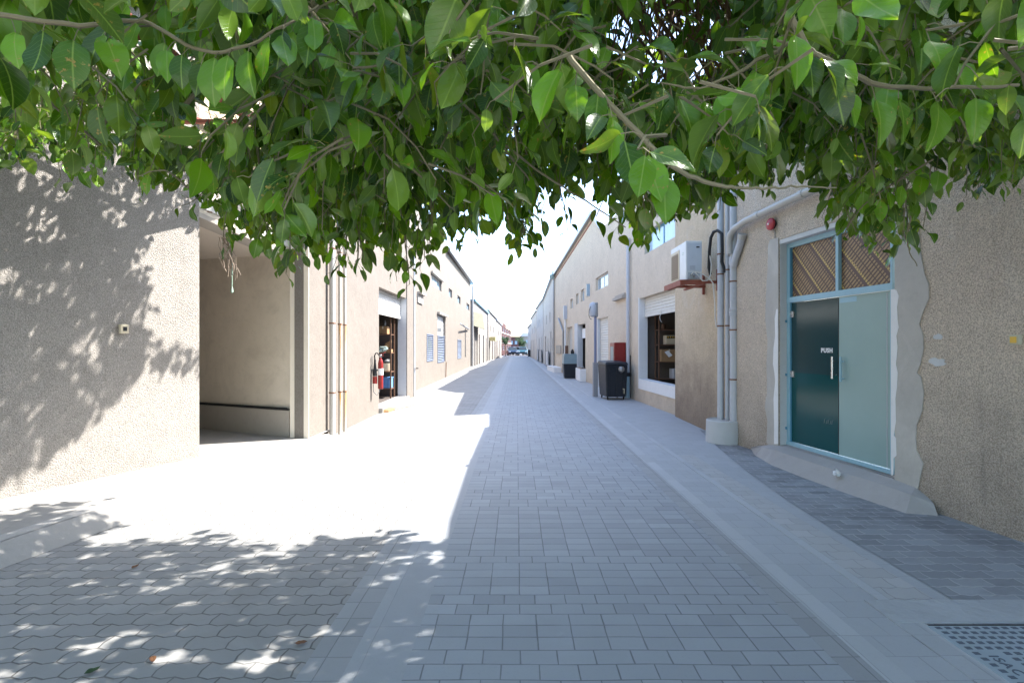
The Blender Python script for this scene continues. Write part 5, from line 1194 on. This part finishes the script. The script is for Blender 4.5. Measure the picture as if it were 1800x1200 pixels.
# boughs whose shade falls on the left wall
for k in range(2800):
    wy = rn.uniform(2.5, 7.3); wz = rn.uniform(.2, 4.2); s_ = rn.uniform(.9, 4.6)
    p = (-7.35 + .408 * wy + s_, wy + .364 * s_, wz + 1.2 * s_)
    if p[2] > 6.6 or p[2] < 2.6: continue
    if p[1] > 0 and 608 - 900 * (p[2] - EYE) / p[1] > 250: continue
    twig(p, int(rn.integers(7, 12)), .055, .14, False, (rn.normal(0, .6), rn.normal(0, .6), -.1), .25, slack=-30)

# hero branches measured from the photograph (u, v, distance)
branches = []
def branch(pts, r0, r1, leaf=True, L=.118, every=2):
    P = [from_px(*p) for p in pts]; path = []
    for i in range(len(P) - 1):
        p0 = P[max(0, i - 1)]; p1 = P[i]; p2 = P[i + 1]; p3 = P[min(len(P) - 1, i + 2)]
        for s_ in np.linspace(0, 1, 7)[:-1]:
            path.append(.5 * ((2 * p1) + (-p0 + p2) * s_ + (2 * p0 - 5 * p1 + 4 * p2 - p3) * s_ ** 2 + (-p0 + 3 * p1 - 3 * p2 + p3) * s_ ** 3) + rn.normal(0, .0015, 3))
    path.append(P[-1]); n_ = len(path); branches.append((path, [r0 + (r1 - r0) * i / (n_ - 1) for i in range(n_)]))
    if leaf:
        for i in range(2, n_, every):
            sd = rn.choice([-1, 1]); q = path[i]; d = path[i] - path[i - 1]; d /= np.linalg.norm(d)
            o = np.array([rn.normal(0, .3), -rn.uniform(.1, .9), 0]) ; lb = q + np.array([rn.normal(0, .012), -rn.uniform(0, .03), -rn.uniform(.02, .05)])
            tu_, tv_ = proj(lb - np.array([0, 0, L * 1.05]))
            if tv_ > np.interp(tu_, VBx, VBy) + 8: continue
            put_leaf(lb, d * rn.uniform(-.2, .4) + o * .25 + np.array([rn.normal(0, .15), 0, -1.0]), np.array([rn.normal(0, .5), -rn.uniform(.5, 1.2), rn.uniform(0, .8)]), L * rn.uniform(.75, 1.15), True)
            petioles.append((q, lb, True))
branch([(-30, 20, 1.35), (140, 45, 1.35), (250, 38, 1.4), (340, 85, 1.4), (410, 88, 1.35), (500, 45, 1.3), (560, 10, 1.3)], .007, .003)
branch([(1000, 100, 1.25), (1070, 180, 1.2), (1180, 290, 1.15), (1260, 325, 1.15), (1300, 330, 1.15)], .008, .0035, every=2)
branch([(1300, 330, 1.15), (1350, 332, 1.15), (1410, 328, 1.17), (1470, 330, 1.2)], .0035, .0015, leaf=False)
branch([(1385, 20, 1.2), (1420, 85, 1.2), (1460, 110, 1.2), (1550, 150, 1.25), (1650, 155, 1.3), (1790, 150, 1.35)], .009, .004, every=3)
branch([(880, 250, 1.9), (960, 310, 1.9), (1040, 360, 2.0), (1100, 400, 2.0)], .005, .002)
branch([(1390, 75, 1.3), (1300, 125, 1.3), (1230, 155, 1.3), (1160, 145, 1.35)], .006, .002)
branch([(650, 0, 1.5), (700, 60, 1.5), (690, 110, 1.5), (620, 120, 1.5)], .006, .003)
branch([(760, 130, 1.7), (800, 170, 1.7), (870, 240, 1.8), (940, 330, 1.9)], .006, .003)
branch([(330, 330, 2.4), (290, 300, 2.3), (240, 310, 2.3)], .005, .002)
branch([(330, 330, 2.4), (400, 260, 2.3), (470, 180, 2.2), (560, 90, 2.2)], .007, .004)
branch([(1360, 40, 1.6), (1330, 170, 1.7), (1240, 240, 1.7)], .006, .003)
branch([(1750, 0, 1.8), (1730, 80, 1.8), (1770, 110, 1.8), (1830, 120, 1.8)], .008, .005)
branch([(1600, 380, 2.6), (1596, 430, 2.6), (1612, 468, 2.55)], .004, .002, every=2)
branch([(1640, 280, 2.5), (1560, 330, 2.6), (1510, 370, 2.6), (1480, 420, 2.6)], .005, .002, every=2)
# random structural branches through the crown
for k in range(70):
    x = rn.uniform(-4, 4); y = rn.uniform(1.8, 5); z_ = EYE + y * rn.uniform(.32, .8) + rn.uniform(0, .6)
    p = np.array([x, y, z_]); d = np.array([rn.normal(0, 1), rn.normal(0, .6), rn.normal(.1, .25)]); d /= np.linalg.norm(d); path = []
    for i in range(12):
        path.append(p.copy()); d = d + rn.normal(0, .12, 3) + np.array([0, 0, -.03]); d /= np.linalg.norm(d); p = p + d * .13
        if not keep(p, -40): break
    if len(path) > 4: branches.append((path, [.012 * (1 - i / 14) for i in range(len(path))]))

def build_leaves(name, lst, temps, parent, org):
    n_ = len(lst); V, UVs, F, R_ = [], [], [], []; base = 0
    rr = rn.random((n_, 3))
    for i, (b, x, y, nz, L) in enumerate(lst):
        tv, tu, tf = temps[int(rr[i, 0] * 997) % len(temps)]
        V.append(b + (tv[:, :1] * x + tv[:, 1:2] * y + tv[:, 2:3] * nz) * L); F.append(tf + base); UVs.append(tu[tf.ravel()]); R_.append(np.repeat(rr[i:i + 1], len(tv), 0)); base += len(tv)
    V = np.concatenate(V) - np.array(org); F = np.concatenate(F); UVs = np.concatenate(UVs); R_ = np.concatenate(R_)
    me = bpy.data.meshes.new(name); me.vertices.add(len(V)); me.vertices.foreach_set('co', V.ravel().astype(np.float32))
    me.loops.add(F.size); me.loops.foreach_set('vertex_index', F.ravel().astype(np.int32))
    me.polygons.add(len(F)); me.polygons.foreach_set('loop_start', np.arange(0, F.size, 4, dtype=np.int32)); me.polygons.foreach_set('loop_total', np.full(len(F), 4, dtype=np.int32))
    me.update(calc_edges=True)
    uv = me.uv_layers.new(name="leafuv"); uv.data.foreach_set('uv', UVs.ravel().astype(np.float32))
    at = me.attributes.new('leaf_rnd', 'FLOAT_VECTOR', 'POINT'); at.data.foreach_set('vector', R_.ravel().astype(np.float32))
    me.polygons.foreach_set('use_smooth', np.ones(len(F), dtype=bool)); me.materials.append(M['leaf'])
    o = bpy.data.objects.new(name, me); COL.objects.link(o); o.parent = parent; ORG[o.name] = Vector(org); return o

TR = (2.9, -1.6, 0)
tree = thing('ficus_tree', TR, 'big ficus tree whose leafy branches hang across the top of the alley', 'tree')
m = MB(); m.tube([(2.9, -1.6, -.1), (2.85, -1.55, .8), (2.75, -1.4, 1.8), (2.6, -1.2, 2.8), (2.2, -.6, 3.8), (1.6, .3, 4.6), (.9, 1.5, 5.2)], [.26, .2, .17, .16, .13, .1, .07], 14)
obj('trunk', m, 'bark', tree, smooth=True)
for pth, r_ in (([(2.6, -1.2, 2.8), (3.0, .2, 3.7), (3.2, 1.6, 4.3), (3.0, 3.2, 4.6)], [.12, .09, .07, .03]), ([(2.2, -.6, 3.8), (.6, -.2, 4.4), (-1.4, .8, 4.8), (-3.2, 2.4, 4.9), (-3.6, 4.5, 4.8)], [.11, .09, .07, .05, .03]), ([(1.6, .3, 4.6), (.8, 2.0, 4.6), (-.4, 3.6, 4.7), (-1.6, 5.4, 5.0), (-2.4, 7.2, 5.2)], [.09, .07, .06, .04, .02])):
    obj('limb', MB().tube(pth, r_, 10), 'bark', tree, smooth=True)
build_leaves('foliage', leaves_hi, HI, tree, TR)
build_leaves('upper_foliage', leaves_lo, LO, tree, TR)
for pth, r_ in branches[:98]: obj('branch', MB().tube([tuple(p) for p in pth], r_, 7), 'twig', tree, smooth=True)
m = MB()
for pth, r_ in twigs: m.tube([tuple(p) for p in pth[::2] + [pth[-1]]], [r_ * (1 - .5 * i / (len(pth[::2]))) for i in range(len(pth[::2]) + 1)], 4, cap=False)
for a, b_, hi_ in petioles:
    if hi_: m.tube([tuple(a), tuple((a + b_) / 2 + np.array([0, 0, .006])), tuple(b_)], .0013, 3, cap=False)
obj('twigs', m, 'twig', tree)
rr_ = random.Random(21); m = MB()
for k in range(240):
    u_ = rr_.gauss(1190, 80); y = rr_.uniform(2.6, 3.6); p_ = Vector(from_px(u_, rr_.uniform(-160, -20), y)); path = [p_]; dx = rr_.uniform(-.03, .05)
    for j in range(rr_.randint(6, 13)):
        p_ = p_ + Vector((dx + rr_.uniform(-.025, .025), rr_.uniform(-.02, .02), -rr_.uniform(.04, .08))); path.append(p_)
    m.tube(path, [rr_.uniform(.0015, .006)] * len(path), 4)
for k in range(5):
    p_ = Vector(from_px(1060 + 20 * k, -60, 3.0)); m.tube([p_, p_ + Vector((.12, 0, -.3)), p_ + Vector((.3, 0, -.55)), p_ + Vector((.5, .1, -.8))], [.012, .01, .008, .004], 6)
obj('aerial_roots', m, 'root', tree)
print('LEAVES', len(leaves_hi), len(leaves_lo), 'twigs', len(twigs))

# fallen leaves on the left paving
dryleaf = paint('dry_leaf', (.16, .07, .03), .7)
for k, (u_, v_, mt, lab) in enumerate(((232, 1001, dryleaf, 'dry brown leaf on the paving in the upper left of the tree shade'), (540, 1130, dryleaf, 'dry brown leaf on the paving left of the slab strip'), (268, 1156, dryleaf, 'dark dry leaf on the paving near the lower left'), (148, 1188, 'tree_leaf', 'fresh green leaf on the paving in the lower left corner'))):
    y = 1530 / (v_ - 608); x = (u_ - 908) / 900 * y; m = MB(); tv, tu, tf = HI[k % 5]; a_ = k * 1.9
    pts = [(x + (p_[0] * math.cos(a_) - p_[1] * math.sin(a_)) * .07, y + (p_[0] * math.sin(a_) + p_[1] * math.cos(a_)) * .07, .012 + abs(p_[2]) * .06) for p_ in tv]
    m.v = pts; m.f = [tuple(int(i) for i in f) for f in tf]
    tag(obj('fallen_leaf', m, mt), lab, 'leaf', 'leaves fallen on the left paving')
